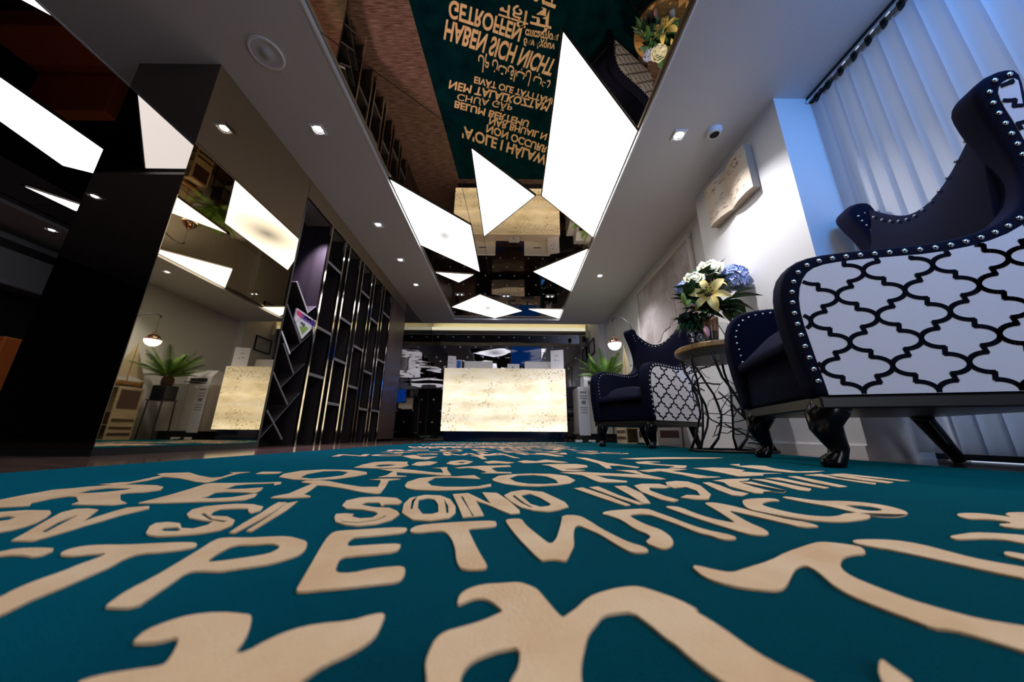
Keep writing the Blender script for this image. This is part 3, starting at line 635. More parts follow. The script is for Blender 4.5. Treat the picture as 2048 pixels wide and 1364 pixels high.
# lit light panels set in the mirrors
def light_panel(label, poly, m=None, z=ZM - .003):
    cx = sum(p[0] for p in poly) / len(poly); cy = sum(p[1] for p in poly) / len(poly)
    q = [(p[0] - cx, p[1] - cy) for p in poly]
    t = thing('light_panel', label, 'ceiling light', (cx, cy, z), group='lit ceiling panels')
    MB().prism(q, -.006, -.001, 'z').build('diffuser', m or M_panel, t)
    e = MB()
    for i in range(len(q)):
        a, b = Vector((*q[i], -.004)), Vector((*q[(i + 1) % len(q)], -.004))
        e.bar(a, b, .010, .008)
    e.build('edge_trim', M_black, t)
    return t
light_panel('largest lit white ceiling panel, a long kite at the right ceiling edge', [(0.29, 1.37), (0.976, 2.03), (0.976, 3.48), (0.294, 2.77)])
light_panel('lit white triangular ceiling panel left of the largest kite panel', [(-0.34, 2.203), (0.235, 2.771), (-0.329, 3.485)])
light_panel('lit ceiling panel at the left ceiling edge with a grey middle', [(-1.138, 2.56), (-0.459, 3.261), (-0.454, 4.385), (-1.138, 3.68)], M_panel_mid)
light_panel('smallest flat lit triangle on the left side of the mirrored ceiling', [(-1.12, 4.40), (-0.543, 4.465), (-0.812, 4.738)])
light_panel('lit triangular panel at the right ceiling edge, near the counter', [(0.317, 4.355), (0.976, 3.72), (0.976, 5.02)])
light_panel('lit diamond ceiling panel with a grey middle above the counter', [(-1.10, 5.771), (-0.524, 5.19), (0.223, 5.946), (-0.327, 6.36)], M_panel_mid)
light_panel('lit triangle in the far right corner of the mirrored ceiling', [(0.313, 5.84), (0.976, 5.849), (0.976, 6.36)])
light_panel('long lit white panel in the left recess beside the black column', [(-3.43, 1.0), (-3.42, 2.75), (-4.005, 2.447), (-3.87, 1.75)])
light_panel('thin lit wedge panel in the far left ceiling recess', [(-4.72, 2.69), (-4.2, 3.35), (-4.684, 3.073)])
light_panel('lit triangle in the top left corner of the picture', [(-2.61, 1.36), (-3.30, 0.65), (-2.61, 0.65)])
light_panel('added out-of-view ceiling panel brightening the nearest carpet letters', [(-1.0, -1.2), (0.85, -1.2), (0.85, 0.1), (-0.3, 0.55)])  # unseen panel, added and sized to brighten the near carpet

# recessed square spotlights
def downlight(label, x, y, power, spread=75, col=(0.93, 0.92, 1.0), on=True):
    t = thing('recessed_spotlight', label, 'spotlight', (x, y, ZC), group='recessed square spotlights')
    f = MB()
    for a in ((-.048, -.048, .048, -.036), (-.048, .036, .048, .048), (-.048, -.036, -.036, .036), (.036, -.036, .048, .036)):
        f.box(a[0], a[2], a[1], a[3], -.010, .0)
    f.build('square_trim', M_trimwhite, t)
    MB().lathe([(.036, -.0095), (.034, -.004), (.029, -.003)], 20, caps=False).build('reflector_ring', M_chrome, t, smooth=True)
    MB().lathe([(.0, -.0125), (.012, -.0115), (.022, -.008), (.028, -.003)], 16, caps=False).build('lens', M_lens, t)
    l = bpy.data.lights.new('spotlight_beam', 'SPOT'); l.energy = power; l.color = col
    l.spot_size = R(spread); l.spot_blend = 0.7; l.shadow_soft_size = 0.02
    o = bpy.data.objects.new('spotlight_beam', l); COL.objects.link(o); o.parent = t; o.location = (0, 0, -.02)
    return t
SP = 26
downlight('square spotlight in the left ceiling strip, nearest the round speaker', -1.49, 2.02, SP)
downlight('second square spotlight along the left ceiling strip', -1.487, 3.22, SP)
downlight('third square spotlight along the left ceiling strip', -1.485, 3.99, SP)
downlight('fourth square spotlight along the left ceiling strip, nearest the end mirror', -1.485, 4.757, SP)
downlight('square spotlight in the right ceiling strip above the book relief', 1.292, 2.037, 88, 115)
downlight('square spotlight in the right ceiling strip near the hanging globe lamp', 1.298, 4.40, 70, 115)
downlight('square spotlight in the left corner area, before the black column', -4.13, 0.32, 10)
downlight('faint square spotlight at the far left ceiling edge', -5.32, 3.38, 6)

t = thing('ceiling_speaker', 'round flush ceiling speaker with a blue sheen, left ceiling strip', 'speaker', (-1.517, 1.493, ZC))
MB().lathe([(.098, .0), (.098, -.006), (.090, -.010), (.080, -.006)], 40, caps=False).build('rim', M_trimwhite, t, smooth=True)
MB().lathe([(.080, -.006), (.060, -.004), (.030, -.003), (.026, -.010), (0, -.012)], 40, caps=False).build('cone', mat('speaker cloth', (.62, .62, .68), .22), t, smooth=True)
t = thing('smoke_detector', 'round white ceiling sensor with a dark round lens', 'sensor', (1.543, 2.0, ZC))
MB().lathe([(.058, .0), (.058, -.012), (.045, -.034), (.036, -.040), (.033, -.036)], 32, caps=False).build('housing', M_trimwhite, t, smooth=True)
MB().lathe([(.033, -.036), (.024, -.026), (0, -.022)], 32, caps=False).build('dark_lens', M_slot, t, smooth=True)

# ------------------------------------------------------------------ carpet with woven letters
rug = thing('lettered_carpet', 'long teal carpet woven with cream letters in many languages', 'carpet', (0.1, 2.4, 0))
RX, RY = 0.1, 2.4
quad = [(-1.36, -0.7), (1.50, -0.7), (1.60, 1.9), (1.62, 5.24), (-1.01, 5.24)]
q = [(p[0] - RX, p[1] - RY) for p in quad]
MB().prism(q, -.004, 0, 'z').build('pile', M_carpet, rug)
MZ = Matrix.Translation((0, 0, .0012))
for nm, polys in RUG_ROWS:
    P2 = []
    for s in polys:
        pts = [tuple(float(v) for v in w.split(',')) for w in s.split()]
        P2.append([(x - RX, y - RY) for x, y in pts])
    o = filled('woven_letters', P2, .0016, M_letter, rug, MZ, 1 if ('flourish' in nm or 'Cyrillic' in nm or 'edge' in nm) else 0)
    o['label'] = 'cream ' + nm + ' woven into the carpet'
for txt, a, b, cp in RUG_TEXT:
    up = Vector((cp[0] - a[0], cp[1] - a[1], 0))
    lat = any(ord(ch) > 0x590 for ch in txt)
    o = text_between('woven_letters', txt, (a[0] - RX, a[1] - RY, .0016), (b[0] - RX, b[1] - RY, .0016), up, M_letter, rug, bold=(0.012 if lat else 0.028))
    if o: o['label'] = 'cream line of smaller woven lettering'

# ------------------------------------------------------------------ mirrored column
t = thing('mirrored_column', 'square floor to ceiling column clad in dark mirror, left of the carpet', 'column', (-2.1, 2.05, 0))
def rel(mb, t): mb.v = [(x - t.location.x, y - t.location.y, z - t.location.z) for x, y, z in mb.v]; return mb
rel(MB().box(-2.365, XM - .012, 1.572, 2.55, .0, ZC), t).build('core', M_seam, t)
rel(MB().box(-2.365, XM - .002, 1.560, 1.571, .03, ZC), t).build('front_mirror', M_greymir, t)
rel(MB().box(XM - .011, XM, 1.562, 2.548, .03, ZC), t).build('side_mirror', M_bronze, t)
rel(MB().box(-2.37, XM + .003, 1.556, 2.55, -.004, .028), t).build('plinth_strip', M_dark_metal, t)

# ------------------------------------------------------------------ shelf wall
t = thing('shelf_wall', 'tall dark wood shelf wall with polished metal uprights', 'shelving', (-2.05, 3.9, 0))
def part(mb, name, m, **k): return rel(mb, t).build(name, m, t, **k)
part(MB().box(-2.29, -2.26, 2.56, 5.5, .0, 2.17), 'back_panel', M_blackwood)
part(MB().box(-2.26, -2.10, 2.56, 5.5, .0, .05), 'plinth', M_black)
part(MB().box(-2.258, -2.245, 2.58, 2.99, 1.12, 2.15), 'purple_back_panel', M_purple)
part(MB().box(XM - .02, XM, 2.552, 5.5, 2.17, ZC), 'fascia_mirror', M_bronze)
part(MB().box(-2.26, XM - .001, 2.552, 2.572, .0, 2.17), 'end_panel', M_blackwood)
part(MB().box(-2.26, XM - .03, 4.815, 4.835, .0, 2.17), 'end_panel', M_blackwood)
part(MB().box(-2.26, XM, 4.84, 5.495, .03, 2.17), 'brown_closed_panel', M_brownpanel)
posts = [3.01, 3.30, 3.40, 3.68, 3.78, 4.05, 4.14, 4.41, 4.51, 4.80]
for y in posts:
    u = part(MB().box(-2.25, XM - .022, y - .010, y + .010, .0, 2.17), 'divider_panel', M_blackwood)
    part(MB().box(XM - .021, XM, y - .0125, y + .0125, .0, 2.17), 'upright', M_brass)
for y0, y1, zs in ((3.01, 3.30, (1.78, 1.085, .63)), (3.40, 3.68, (1.32, .86, .40)), (3.78, 4.05, (1.81, 1.105, .63)), (4.14, 4.41, (1.575, .87, .40)), (4.51, 4.80, (1.805, 1.105, .405))):
    for z in zs:
        s_ = part(MB().box(-2.25, XM - .012, y0 + .0125, y1 - .0125, z - .014, z + .014), 'shelf', M_blackwood)
        MB().box(XM - .0119 - t.location.x, XM - .004 - t.location.x, y0 + .013 - t.location.y, y1 - .013 - t.location.y, z - .014, z + .014).build('grey_edge', M_greyedge, s_)
# slanted brochure slats in the first bay
for (y0, z0), (y1, z1), edge in (((2.664, 1.374), (2.892, 1.166), 1), ((2.99, 1.27), (2.742, 1.017), 0), ((2.60, 1.135), (2.865, .876), 0),
        ((2.99, 1.00), (2.731, .73), 0), ((2.60, .90), (2.753, .744), 1), ((2.651, .808), (2.844, .593), 0), ((2.975, .704), (2.722, .455), 0),
        ((2.60, .56), (2.843, .329), 0), ((2.98, .442), (2.724, .178), 0), ((2.62, .262), (2.858, .047), 0), ((2.733, .186), (2.60, .055), 0)):
    part(MB().prism([(y0, z0), (y1, z1), (y1 + .010, z1 + .012), (y0 + .010, z0 + .012)], -2.24, XM - .03, 'x'), 'slanted_slat', M_blackwood)
    s_ = [o for o in COL.objects if o.name.startswith('slanted_slat')][-1]
    k_ = MB().prism([(y0, z0), (y1, z1), (y1 + .010, z1 + .012), (y0 + .010, z0 + .012)], XM - .0299, XM - .024, 'x')
    rel(k_, t).build('slat_edge', M_paper if edge else M_greyedge, s_)
# brochures standing in the slats
def brochure(label, y0, z0, rows):
    b = thing('brochure', label, 'brochure', (-1.888, y0, z0))
    def tri(pts, x0, x1, nm, m): MB().prism(pts, x0, x1, 'x').build(nm, m, b)
    tri([(0.005, .01), (.20, .235), (-.135, .255), (-.14, .15)], 0, .012, 'cover', M_paper)
    for nm, pts, m in rows: tri(pts, .0121, .0128, nm, m)
    return b
brochure('white brochure with pink, violet and green print in the slanted rack', 2.872, .905,
    [('pink_print', [(-.128, .20), (-.05, .185), (-.05, .235), (-.13, .242)], M_pink), ('violet_print', [(-.05, .185), (.135, .175), (.15, .225), (-.05, .235)], M_violet),
     ('white_lettering', [(-.02, .20), (.0, .199), (.01, .222), (.03, .20), (.05, .198), (.06, .222), (.08, .197), (.10, .197), (.08, .23), (.05, .214), (.02, .23), (.0, .232)], M_paper),
     ('green_print', [(-.06, .11), (.0, .05), (.07, .13), (.03, .14)], M_green), ('dark_print', [(-.06, .14), (.0, .12), (.02, .155), (-.05, .16)], M_ink)])
l = bpy.data.lights.new('niche_light', 'SPOT'); l.energy = 150; l.color = (.82, .66, 1.0); l.spot_size = R(80); l.spot_blend = .8; l.shadow_soft_size = .02
o = bpy.data.objects.new('niche_light', l); COL.objects.link(o); o.parent = t
o.location = Vector((-1.98, 2.82, 2.15)) - t.location; o.rotation_euler = (0, R(-14), 0)

t = thing('end_mirror', 'tall bronze mirror panel between shelf wall and back wall', 'mirror', (-1.87, 6.5, 0))
part(MB().box(-1.90, XM - .010, 5.505, YB, .0, 2.79), 'backing', M_seam)
part(MB().box(XM - .009, XM, 5.508, YB - .002, .02, 2.79), 'mirror_sheet', M_greymir)

# ------------------------------------------------------------------ back wall of black glass with studs
t = thing('studded_wall_panel', 'black glass wall panelling with rows of chrome studs, their glint painted white, behind the counter', 'wall panel', (0, YB, 0))
xs = [-1.848, -.95, -.02, .92, 1.828]
for a, b in zip(xs[:-1], xs[1:]):
    MB().box(a + .002, b - .002, .0, .028, .02, 2.43).build('glass_panel', M_backglass, t)
stud_me = MB().lathe([(.016, 0), (.016, -.004), (.011, -.011), (0, -.014)], 10).mesh('stud')
stud_me.transform(Matrix.Scale(1.25, 4))
stud_me.transform(Matrix.Rotation(R(-90), 4, 'X'))
for r in range(9):
    z = 2.32 - r * .245
    for k in range(11):
        x = -1.72 + k * .36 + (.18 if r % 2 else 0)
        if x < 1.80: 
            o = link_mesh('stud', stud_me, M_trimwhite, t); o.location = (x, -.0, z)  # white colour stands in for the sparkle of the chrome
t = thing('cornice_light', 'lit cream cornice ledge along the top of the black back wall', 'cornice', (0, YB, 2.44))
MB().box(-1.84, 1.82, -.16, .028, .0, .045).build('ledge', M_cream, t)
MB().box(-1.84, 1.82, -.172, -.161, .0, .075).build('upstand', mat('lit cornice edge', (.8, .76, .55), .5, emit=(1.0, .94, .70), strength=.55), t)
MB().box(-1.82, 1.80, -.14, -.09, .046, .056).build('light_strip', mat('warm strip', (1, 1, 1), .5, emit=(1.0, .90, .62), strength=5), t)
MB().box(1.74, 1.82, -.20, -.173, -.16, .15).build('end_block', M_cream, t)
t = thing('wall_screen', 'dark blue glowing screen on the black back wall above the counter', 'screen', (.36, YB - .002, 1.87))
MB().box(-.36, .36, -.030, -.0005, -.24, .24).build('casing', M_black, t, bevel=.004)
MB().box(-.345, .345, -.034, -.0305, -.225, .225).build('glass', mat('blue screen glass', (.004, .01, .03), .05, emit=(.0, .05, .28), strength=.24), t)
for x, lab in ((-.867, 'left twin spotlight in the mirrored ceiling before the counter'), (-.085, 'middle twin spotlight in the mirrored ceiling before the counter'), (.667, 'right twin spotlight in the mirrored ceiling before the counter')):
    t = thing('twin_spotlight', lab, 'spotlight', (x, 5.20 if x < -.5 else 5.245, ZM - .001), group='twin spotlights before the counter')
    MB().box(-.075, .075, -.045, .045, -.010, -.001).build('trim_plate', M_trimwhite, t, bevel=.002)
    for sx in (-.034, .034):
        MB().lathe([(.024, -.0105), (.023, -.0112), (0, -.0112)], 16, (sx, 0, 0)).build('dark_well', M_slot, t)
        MB().lathe([(.010, -.0114), (.006, -.016), (0, -.017)], 12, (sx, 0, 0)).build('lens', M_lens, t)
t = thing('dome_camera', 'small dark dome camera under the ceiling by the cornice', 'camera', (1.55, 6.75, 2.47))
MB().lathe([(.045, .05), (.045, .0), (.036, -.03), (.0, -.05)], 20).build('dome', M_brownpanel, t, smooth=True)
MB().box(-.012, .012, -.012, .012, .05, .33).build('drop_rod', M_trimwhite, t)

# ------------------------------------------------------------------ reception counter
YD = 5.30
t = thing('reception_counter', 'backlit onyx reception counter with glowing stone front', 'counter', (-.09, YD, 0))
def part(mb, name, m, **k): return mb.build(name, m, t, **k)
part(MB().box(-.979, .979, .0, .03, 0, .985), 'onyx_front', M_onyx, loc=(0, 0, .152))
part(MB().box(-.985, -.967, .0305, .62, .155, 1.137), 'side_panel', M_worktop)
part(MB().box(.967, .985, .0305, .62, .155, 1.137), 'side_panel', M_worktop)
part(MB().box(-.966, .966, .031, .25, 1.10, 1.136), 'top_ledge', M_worktop)
part(MB().box(-.966, .966, .10, .75, .72, .75), 'worktop', M_worktop)
part(MB().box(-.94, .94, .06, .60, .0, .150), 'plinth', mat('dark blue black gloss', (.004, .008, .03), .08, coat=.5))
for x0, x1 in ((-.96, -.50), (.50, .96)):
    d = part(MB().box(x0, x1, .20, .70, .152, .718), 'drawer_block', M_worktop)
    for z in (.20, .38, .56): MB().box(x0 + .02, x1 - .02, .7005, .715, z, z + .15).build('drawer_front', M_grey, d)

def on_counter(name, label, cat, x, y, z, group=None): return thing(name, label, cat, (x, y, z), group=group)
def holder(label, x, y, w, h, rz):
    b = on_counter('leaflet_holder', label, 'leaflet holder', x, y, 1.1365); b.rotation_euler.z = rz
    MB().box(-w / 2, w / 2, -.012, .0, 0, h).build('sheet', M_paper, b)
    MB().box(-w / 2, w / 2, .0005, .05, 0, .006).build('foot', M_acryl, b)
    for px, pz, s in ((-.02, h * .72, .018), (.01, h * .70, .012), (-.03, h * .5, .03), (.02, h * .46, .016)):
        MB().box(px - s / 2, px + s / 2, -.0128, -.0121, pz - .006, pz + .006).build('printed_mark', M_ink, b)
    return b
holder('white notice standing on the left end of the onyx counter', -.975, YD + .12, .135, .225, R(14))
holder('tall white notice standing on the right end of the onyx counter', .78, YD + .12, .215, .34, R(-18))
b = on_counter('card_display', 'small blue card in a white frame on the counter', 'display', -.86, YD + .13, 1.1365)
MB().box(-.045, .045, 0, .02, 0, .165).build('frame', M_paper, b); MB().box(-.035, .035, -.002, -.0005, .012, .15).build('card', M_bluetab, b)
def monitor(label, x, screen_w=.50):
    b = on_counter('monitor', label, 'monitor', x, YD + .42, .7505, 'silver monitors behind the counter')
    s = MB().box(-screen_w / 2, screen_w / 2, -.02, .025, .18, .59).build('casing', M_monitor, b, bevel=.012)
    MB().box(-.07, .07, -.0215, -.0205, .425, .445).build('vent_slot', M_slot, s)
    MB().box(-screen_w / 2 + .02, screen_w / 2 - .02, .0255, .028, .20, .57).build('screen', M_screen, b)
    MB().box(-.03, .03, -.06, -.021, .02, .30).build('neck', M_monitor, b)
    MB().lathe([(.11, 0), (.11, .01), (.03, .02)], 20, (0, -.03, 0)).build('stand_base', M_monitor, b)
monitor('silver monitor back on the left half of the counter', -.56)
monitor('silver monitor back on the right half of the counter', .50)
def keyboard(label, x):
    b = on_counter('keyboard', label, 'keyboard', x, YD + .62, .7505, 'black keyboards behind the counter')
    MB().box(-.2, .2, -.065, .065, 0, .018).build('body', M_black, b, bevel=.004)
    k = MB()
    for r in range(4):
        for q in range(12): k.box(-.19 + q * .032, -.165 + q * .032, -.055 + r * .028, -.034 + r * .028, .0185, .023)
    tag(k.build('keys', M_grey, b), kind='stuff')
keyboard('black keyboard before the left monitor, seen in the ceiling mirror', -.56)
keyboard('black keyboard before the right monitor, seen in the ceiling mirror', .50)
b = on_counter('desk_telephone', 'white desk telephone between the two monitors', 'telephone', .02, YD + .38, .7505)
MB().prism([(-.11, 0), (.11, 0), (.11, .06), (-.11, .10)], -.1, .1, 'x').build('body', M_monitor, b)
MB().box(-.095, -.045, -.10, .10, .09, .125).build('handset', M_monitor, b, bevel=.01)
b = on_counter('payment_terminal', 'white payment terminal tilted towards the desk chair', 'payment terminal', .05, YD + .16, 1.1365)
MB().prism([(-.06, 0), (.06, 0), (.05, .06), (-.04, .10)], -.10, .10, 'x').build('body', M_monitor, b)
MB().box(-.02, .0, -.066, -.061, .03, .05).build('dark_eye', M_ink, b)
b = on_counter('round_tray', 'round silver tray on the desk behind the counter', 'tray', -.10, YD + .66, .7505)
MB().lathe([(0, .004), (.09, .004), (.10, .015), (.105, .015), (.095, 0), (0, 0)], 28).build('dish', M_monitor, b, smooth=True)
# office chair at the right end behind the counter
t = thing('office_chair', 'black office chair with chrome arm at the right counter end', 'chair', (1.20, 6.42, -.004), R(160))
MB().box(-.23, .23, -.24, .22, .44, .53).build('seat', M_black, t, bevel=.03)
MB().box(-.22, .22, .20, .27, .58, .98).build('backrest', M_black, t, bevel=.03)
for sx in (-1, 1):
    MB().tube([(sx * .26, -.18, .46), (sx * .28, -.18, .66), (sx * .28, .0, .72), (sx * .27, .20, .70)], .014, 8).build('armrest', M_chrome, t, smooth=True)
MB().tube([(0, 0, .10), (0, 0, .44)], .03, 12).build('gas_column', M_chrome, t)
for k in range(5):
    a = k * 2 * PI / 5
    leg = MB().bar((0, 0, .10), (.27 * math.cos(a), .27 * math.sin(a), .07), .04, .03).build('foot_spoke', M_black, t)
    MB().ball((.27 * math.cos(a), .27 * math.sin(a), .03), .03, 10, 6).build('castor', M_black, leg)
# ------------------------------------------------------------------ wingback armchairs
CW, CT = .76, .105            # width, thickness of the padded sides
OUT = [(.0, .255), (-.028, .42), (-.042, .58), (-.035, .70), (.0, .785), (.06, .822), (.16, .835), (.33, .832), (.48, .828), (.60, .845), (.70, .885), (.765, .945),
       (.79, 1.03), (.79, 1.12), (.765, 1.25), (.73, 1.37), (.722, 1.43), (.75, 1.475), (.81, 1.495), (.86, 1.48), (.872, 1.40), (.868, .9), (.86, .255)]
PAN = [(.035, .257), (.020, .42), (.008, .57), (.018, .67), (.052, .745), (.10, .778), (.19, .788), (.33, .785), (.47, .780), (.61, .797), (.72, .838), (.80, .905),
       (.833, 1.0), (.838, 1.12), (.818, 1.25), (.787, 1.36), (.782, 1.41), (.805, 1.442), (.842, 1.44), (.846, 1.40), (.842, .9), (.834, .257)]
def flare(x, z):
    k = max(0.0, z - .86) / .6
    return x * (1 + .20 * k * k) if k > 0 else x
def inside(p, poly):
    x, y = p; c = False
    for i in range(len(poly)):
        x1, y1 = poly[i]; x2, y2 = poly[i - 1]
        if (y1 > y) != (y2 > y) and x < (x2 - x1) * (y - y1) / (y2 - y1) + x1: c = not c
    return c
def open_smooth(pts, it=2):
    for _ in range(it):
        q = [pts[0]]
        for a, b in zip(pts[:-1], pts[1:]):
            q += [(a[0] * .75 + b[0] * .25, a[1] * .75 + b[1] * .25), (a[0] * .25 + b[0] * .75, a[1] * .25 + b[1] * .75)]
        pts = q + [pts[-1]]
    return pts
def along(pts, step):
    out = []; acc = 0.0; nxt = step * .5
    for a, b in zip(pts[:-1], pts[1:]):
        L = math.dist(a, b)
        while acc + L >= nxt:
            k = (nxt - acc) / L; out.append((a[0] + (b[0] - a[0]) * k, a[1] + (b[1] - a[1]) * k)); nxt += step
        acc += L
    return out
def trellis(poly, hw=.105, hh=.094, wd=.0078):
    """quatrefoil lattice of woven lines, clipped to the panel; returns quads (t, z)"""
    quarter = []
    for k in range(9):
        a = PI / 2 * k / 8
        quarter.append((-1 + .525 * (1 - math.cos(a)), .37 * math.sin(a)))
    path = quarter + [(-p[0] - 1, 1 - p[1]) for p in reversed(quarter)]
    segs = []
    n = 10
    for i in range(-n, n + 1):
        for j in range(-n, n + 14):
            if (i + j) % 2: continue
            cx, cz = .14 + i * hw, .545 + j * hh
            if not (-.3 < cx < 1.3 and .0 < cz < 1.7): continue
            for sx in (1, -1):
                pts = [(cx + sx * p[0] * hw, cz + p[1] * hh) for p in path]
                segs.append(pts)
    quads = []
    for pts in segs:
        fine = [pts[0]]
        for a, b in zip(pts[:-1], pts[1:]):
            m = max(1, int(math.dist(a, b) / .008))
            for k in range(1, m + 1): fine.append((a[0] + (b[0] - a[0]) * k / m, a[1] + (b[1] - a[1]) * k / m))
        for a, b in zip(fine[:-1], fine[1:]):
            if not (inside(a, poly) and inside(b, poly)): continue
            dx, dz = b[0] - a[0], b[1] - a[1]; L = math.hypot(dx, dz)
            if L < 1e-6: continue
            ux, uz = dx / L, dz / L; ex = wd * .5
            a2 = (a[0] - ux * ex, a[1] - uz * ex); b2 = (b[0] + ux * ex, b[1] + uz * ex)
            nx, nz = -uz * wd, ux * wd
            quads.append([(a2[0] + nx, a2[1] + nz), (a2[0] - nx, a2[1] - nz), (b2[0] - nx, b2[1] - nz), (b2[0] + nx, b2[1] + nz)])
    return quads
NAIL = MB().lathe([(.0105, 0), (.0098, .004), (.006, .0075), (0, .009)], 10).mesh('nail')
for p in NAIL.polygons: p.use_smooth = True
NAIL_S = NAIL.copy(); NAIL_S.transform(Matrix.Scale(.75, 4))
def cabriole(name, x, y, parent, rear=False):
    mb = MB()
    if not rear:
        pts = [(x, y + .035, .235), (x, y + .02, .215), (x, y - .002, .18), (x, y - .006, .14), (x, y + .008, .10), (x, y + .018, .065), (x, y + .010, .038), (x, y - .008, .018), (x, y - .010, .004), (x, y - .010, .0)]
        rad = [.058, .062, .060, .050, .039, .031, .030, .038, .036, .028]
    else:
        pts = [(x, y, .235), (x, y + .02, .18), (x, y + .06, .09), (x, y + .10, .0)]
        rad = [.042, .036, .030, .024]
    mb.tube(pts, rad, 12)
    return mb.build(name, M_blacklac, parent, smooth=True)
def armchair(label, loc, rz):
    t = thing('wingback_armchair', label, 'armchair', loc, rz, 'wingback armchairs')
    outline = open_smooth(OUT, 1)
    for sgn in (1, -1):
        xo = sgn * CW / 2; xi = sgn * (CW / 2 - CT)
        mb = MB().prism(outline, min(xo, xi), max(xo, xi), 'x')
        me = mb.mesh('side', 0)
        bm = bmesh.new(); bm.from_mesh(me)
        ed = [e for e in bm.edges if len(e.link_faces) == 2 and any(len(f.verts) > 6 for f in e.link_faces)]
        bmesh.ops.bevel(bm, geom=ed, offset=.026, segments=4, profile=.55, affect='EDGES', clamp_overlap=True)
        big = [f for f in bm.faces if len(f.verts) > 6]
        bmesh.ops.triangulate(bm, faces=big)
        bm.to_mesh(me); bm.free()
        for v in me.vertices: v.co.x = flare(v.co.x, v.co.z)
        side = link_mesh('padded_side', me, M_navy, t, True)
        # white outer cloth
        pan = open_smooth(PAN, 1)
        xp = xo + sgn * .002
        pm = MB().prism(pan, xo - sgn * .004, xp, 'x').mesh('outer_cloth')
        bm = bmesh.new(); bm.from_mesh(pm); bmesh.ops.triangulate(bm, faces=bm.faces); 
        bmesh.ops.subdivide_edges(bm, edges=[e for e in bm.edges if e.calc_length() > .2], cuts=3, use_grid_fill=False)
        bmesh.ops.triangulate(bm, faces=bm.faces)
        bm.to_mesh(pm); bm.free()
        for v in pm.vertices: v.co.x = flare(v.co.x, v.co.z)
        cloth = link_mesh('outer_cloth', pm, M_weave, t); cloth['label'] = 'white outer cloth with navy quatrefoil lattice'
        tr = MB(); x2 = xp + sgn * .0012
        for q in trellis(pan): tr.add([(flare(x2, p[1]), p[0], p[1]) for p in q], [(0, 1, 2, 3)])
        tro = tr.build('quatrefoil_print', M_print, cloth)
        # nails between band and cloth
        mid = [((a[0] * .42 + b[0] * .58), (a[1] * .42 + b[1] * .58)) for a, b in zip(OUT[:20], PAN[:20])]
        for p in along(open_smooth(mid, 2)[2:], .046):
            o = link_mesh('nail', NAIL, M_chrome, t); o.location = (flare(xo, p[1]) - sgn * .001, p[0], p[1]); o.rotation_euler = (0, sgn * PI / 2, 0)
        # small nails on the inner edge of arm and wing
        inn = [(a[0] + .030, a[1] - .03) for a in OUT[3:12]]
        inn = [(.012, .50), (.006, .60)] + inn + [(.825, 1.05), (.83, 1.14), (.80, 1.26), (.77, 1.36), (.765, 1.42)]
        for p in along(open_smooth(inn, 2), .038):
            o = link_mesh('nail', NAIL_S, M_chrome, t); o.location = (flare(xi, p[1]) + sgn * .0005, p[0], p[1]); o.rotation_euler = (0, -sgn * PI / 2, 0)
    wi = CW / 2 - CT
    # seat front, cushion
    MB().box(-wi - .01, wi + .01, .015, .80, .255, .455).build('seat_base', M_navy, t, bevel=.02, seg=3, smooth=True)
    cu = MB(); nx, ny = 10, 8
    def cz(u, v): return .50 + .125 * (1 - abs(2 * u - 1) ** 3.0) * (1 - abs(2 * v - 1) ** 5) ** .5
    top = []
    for i in range(nx + 1):
        for j in range(ny + 1):
            u, v = i / nx, j / ny
            top.append((-wi + .004 + u * (2 * wi - .008), -.022 + v * .78, cz(u, v)))
    bot = [(x, y, .456) for x, y, z in top]
    fs = []
    for i in range(nx):
        for j in range(ny):
            a = i * (ny + 1) + j
            fs.append((a, a + ny + 1, a + ny + 2, a + 1))
    N = len(top); fs += [tuple(reversed([k + N for k in f])) for f in fs]
    rim = [i * (ny + 1) for i in range(nx + 1)] + [nx * (ny + 1) + j for j in range(1, ny + 1)] + [i * (ny + 1) + ny for i in range(nx - 1, -1, -1)] + [j for j in range(ny - 1, 0, -1)]
    for a, b in zip(rim, rim[1:] + rim[:1]): fs.append((a, a + N, b + N, b))
    cu.add(top + bot, fs)
    smooth_by_angle(cu.build('seat_cushion', M_navy, t, bevel=.012), 50)
    # back with dipped top edge
    bk = MB(); n = 16
    ring = []
    for i in range(n + 1):
        u = i / n * 2 - 1
        zt = 1.20 + .27 * abs(u) ** 2.0
        wtop = flare(wi + .05, zt)
        ring.append((u, zt))
    vs = []; cols = 6
    for side in (0, 1):
        for i, (u, zt) in enumerate(ring):
            for j in range(cols + 1):
                z = .46 + (zt - .46) * j / cols
                y = (.70 + .10 * (z - .46) / .9 + .03 * (1 - u * u) * -1 * math.sin(PI * j / cols)) if side == 0 else (.825 + .02 * (z - .46) / .9)
                if j == cols and side == 0: y += .02
                x = flare(u * (wi + .03), z)
                vs.append((x, y, z))
    fs = []; st = (n + 1) * (cols + 1)
    for side in (0, 1):
        for i in range(n):
            for j in range(cols):
                a = side * st + i * (cols + 1) + j
                fs.append((a, a + cols + 1, a + cols + 2, a + 1))
    for i in range(n):
        a = i * (cols + 1) + cols; fs.append((a, a + cols + 1, a + cols + 1 + st, a + st))
        a = i * (cols + 1); fs.append((a, a + st, a + cols + 1 + st, a + cols + 1))
    for i in (0, n):
        for j in range(cols):
            a = i * (cols + 1) + j; fs.append((a, a + 1, a + 1 + st, a + st))
    bk.add(vs, fs)
    smooth_by_angle(bk.build('inside_back', M_navy, t, bevel=.02, seg=3), 45)
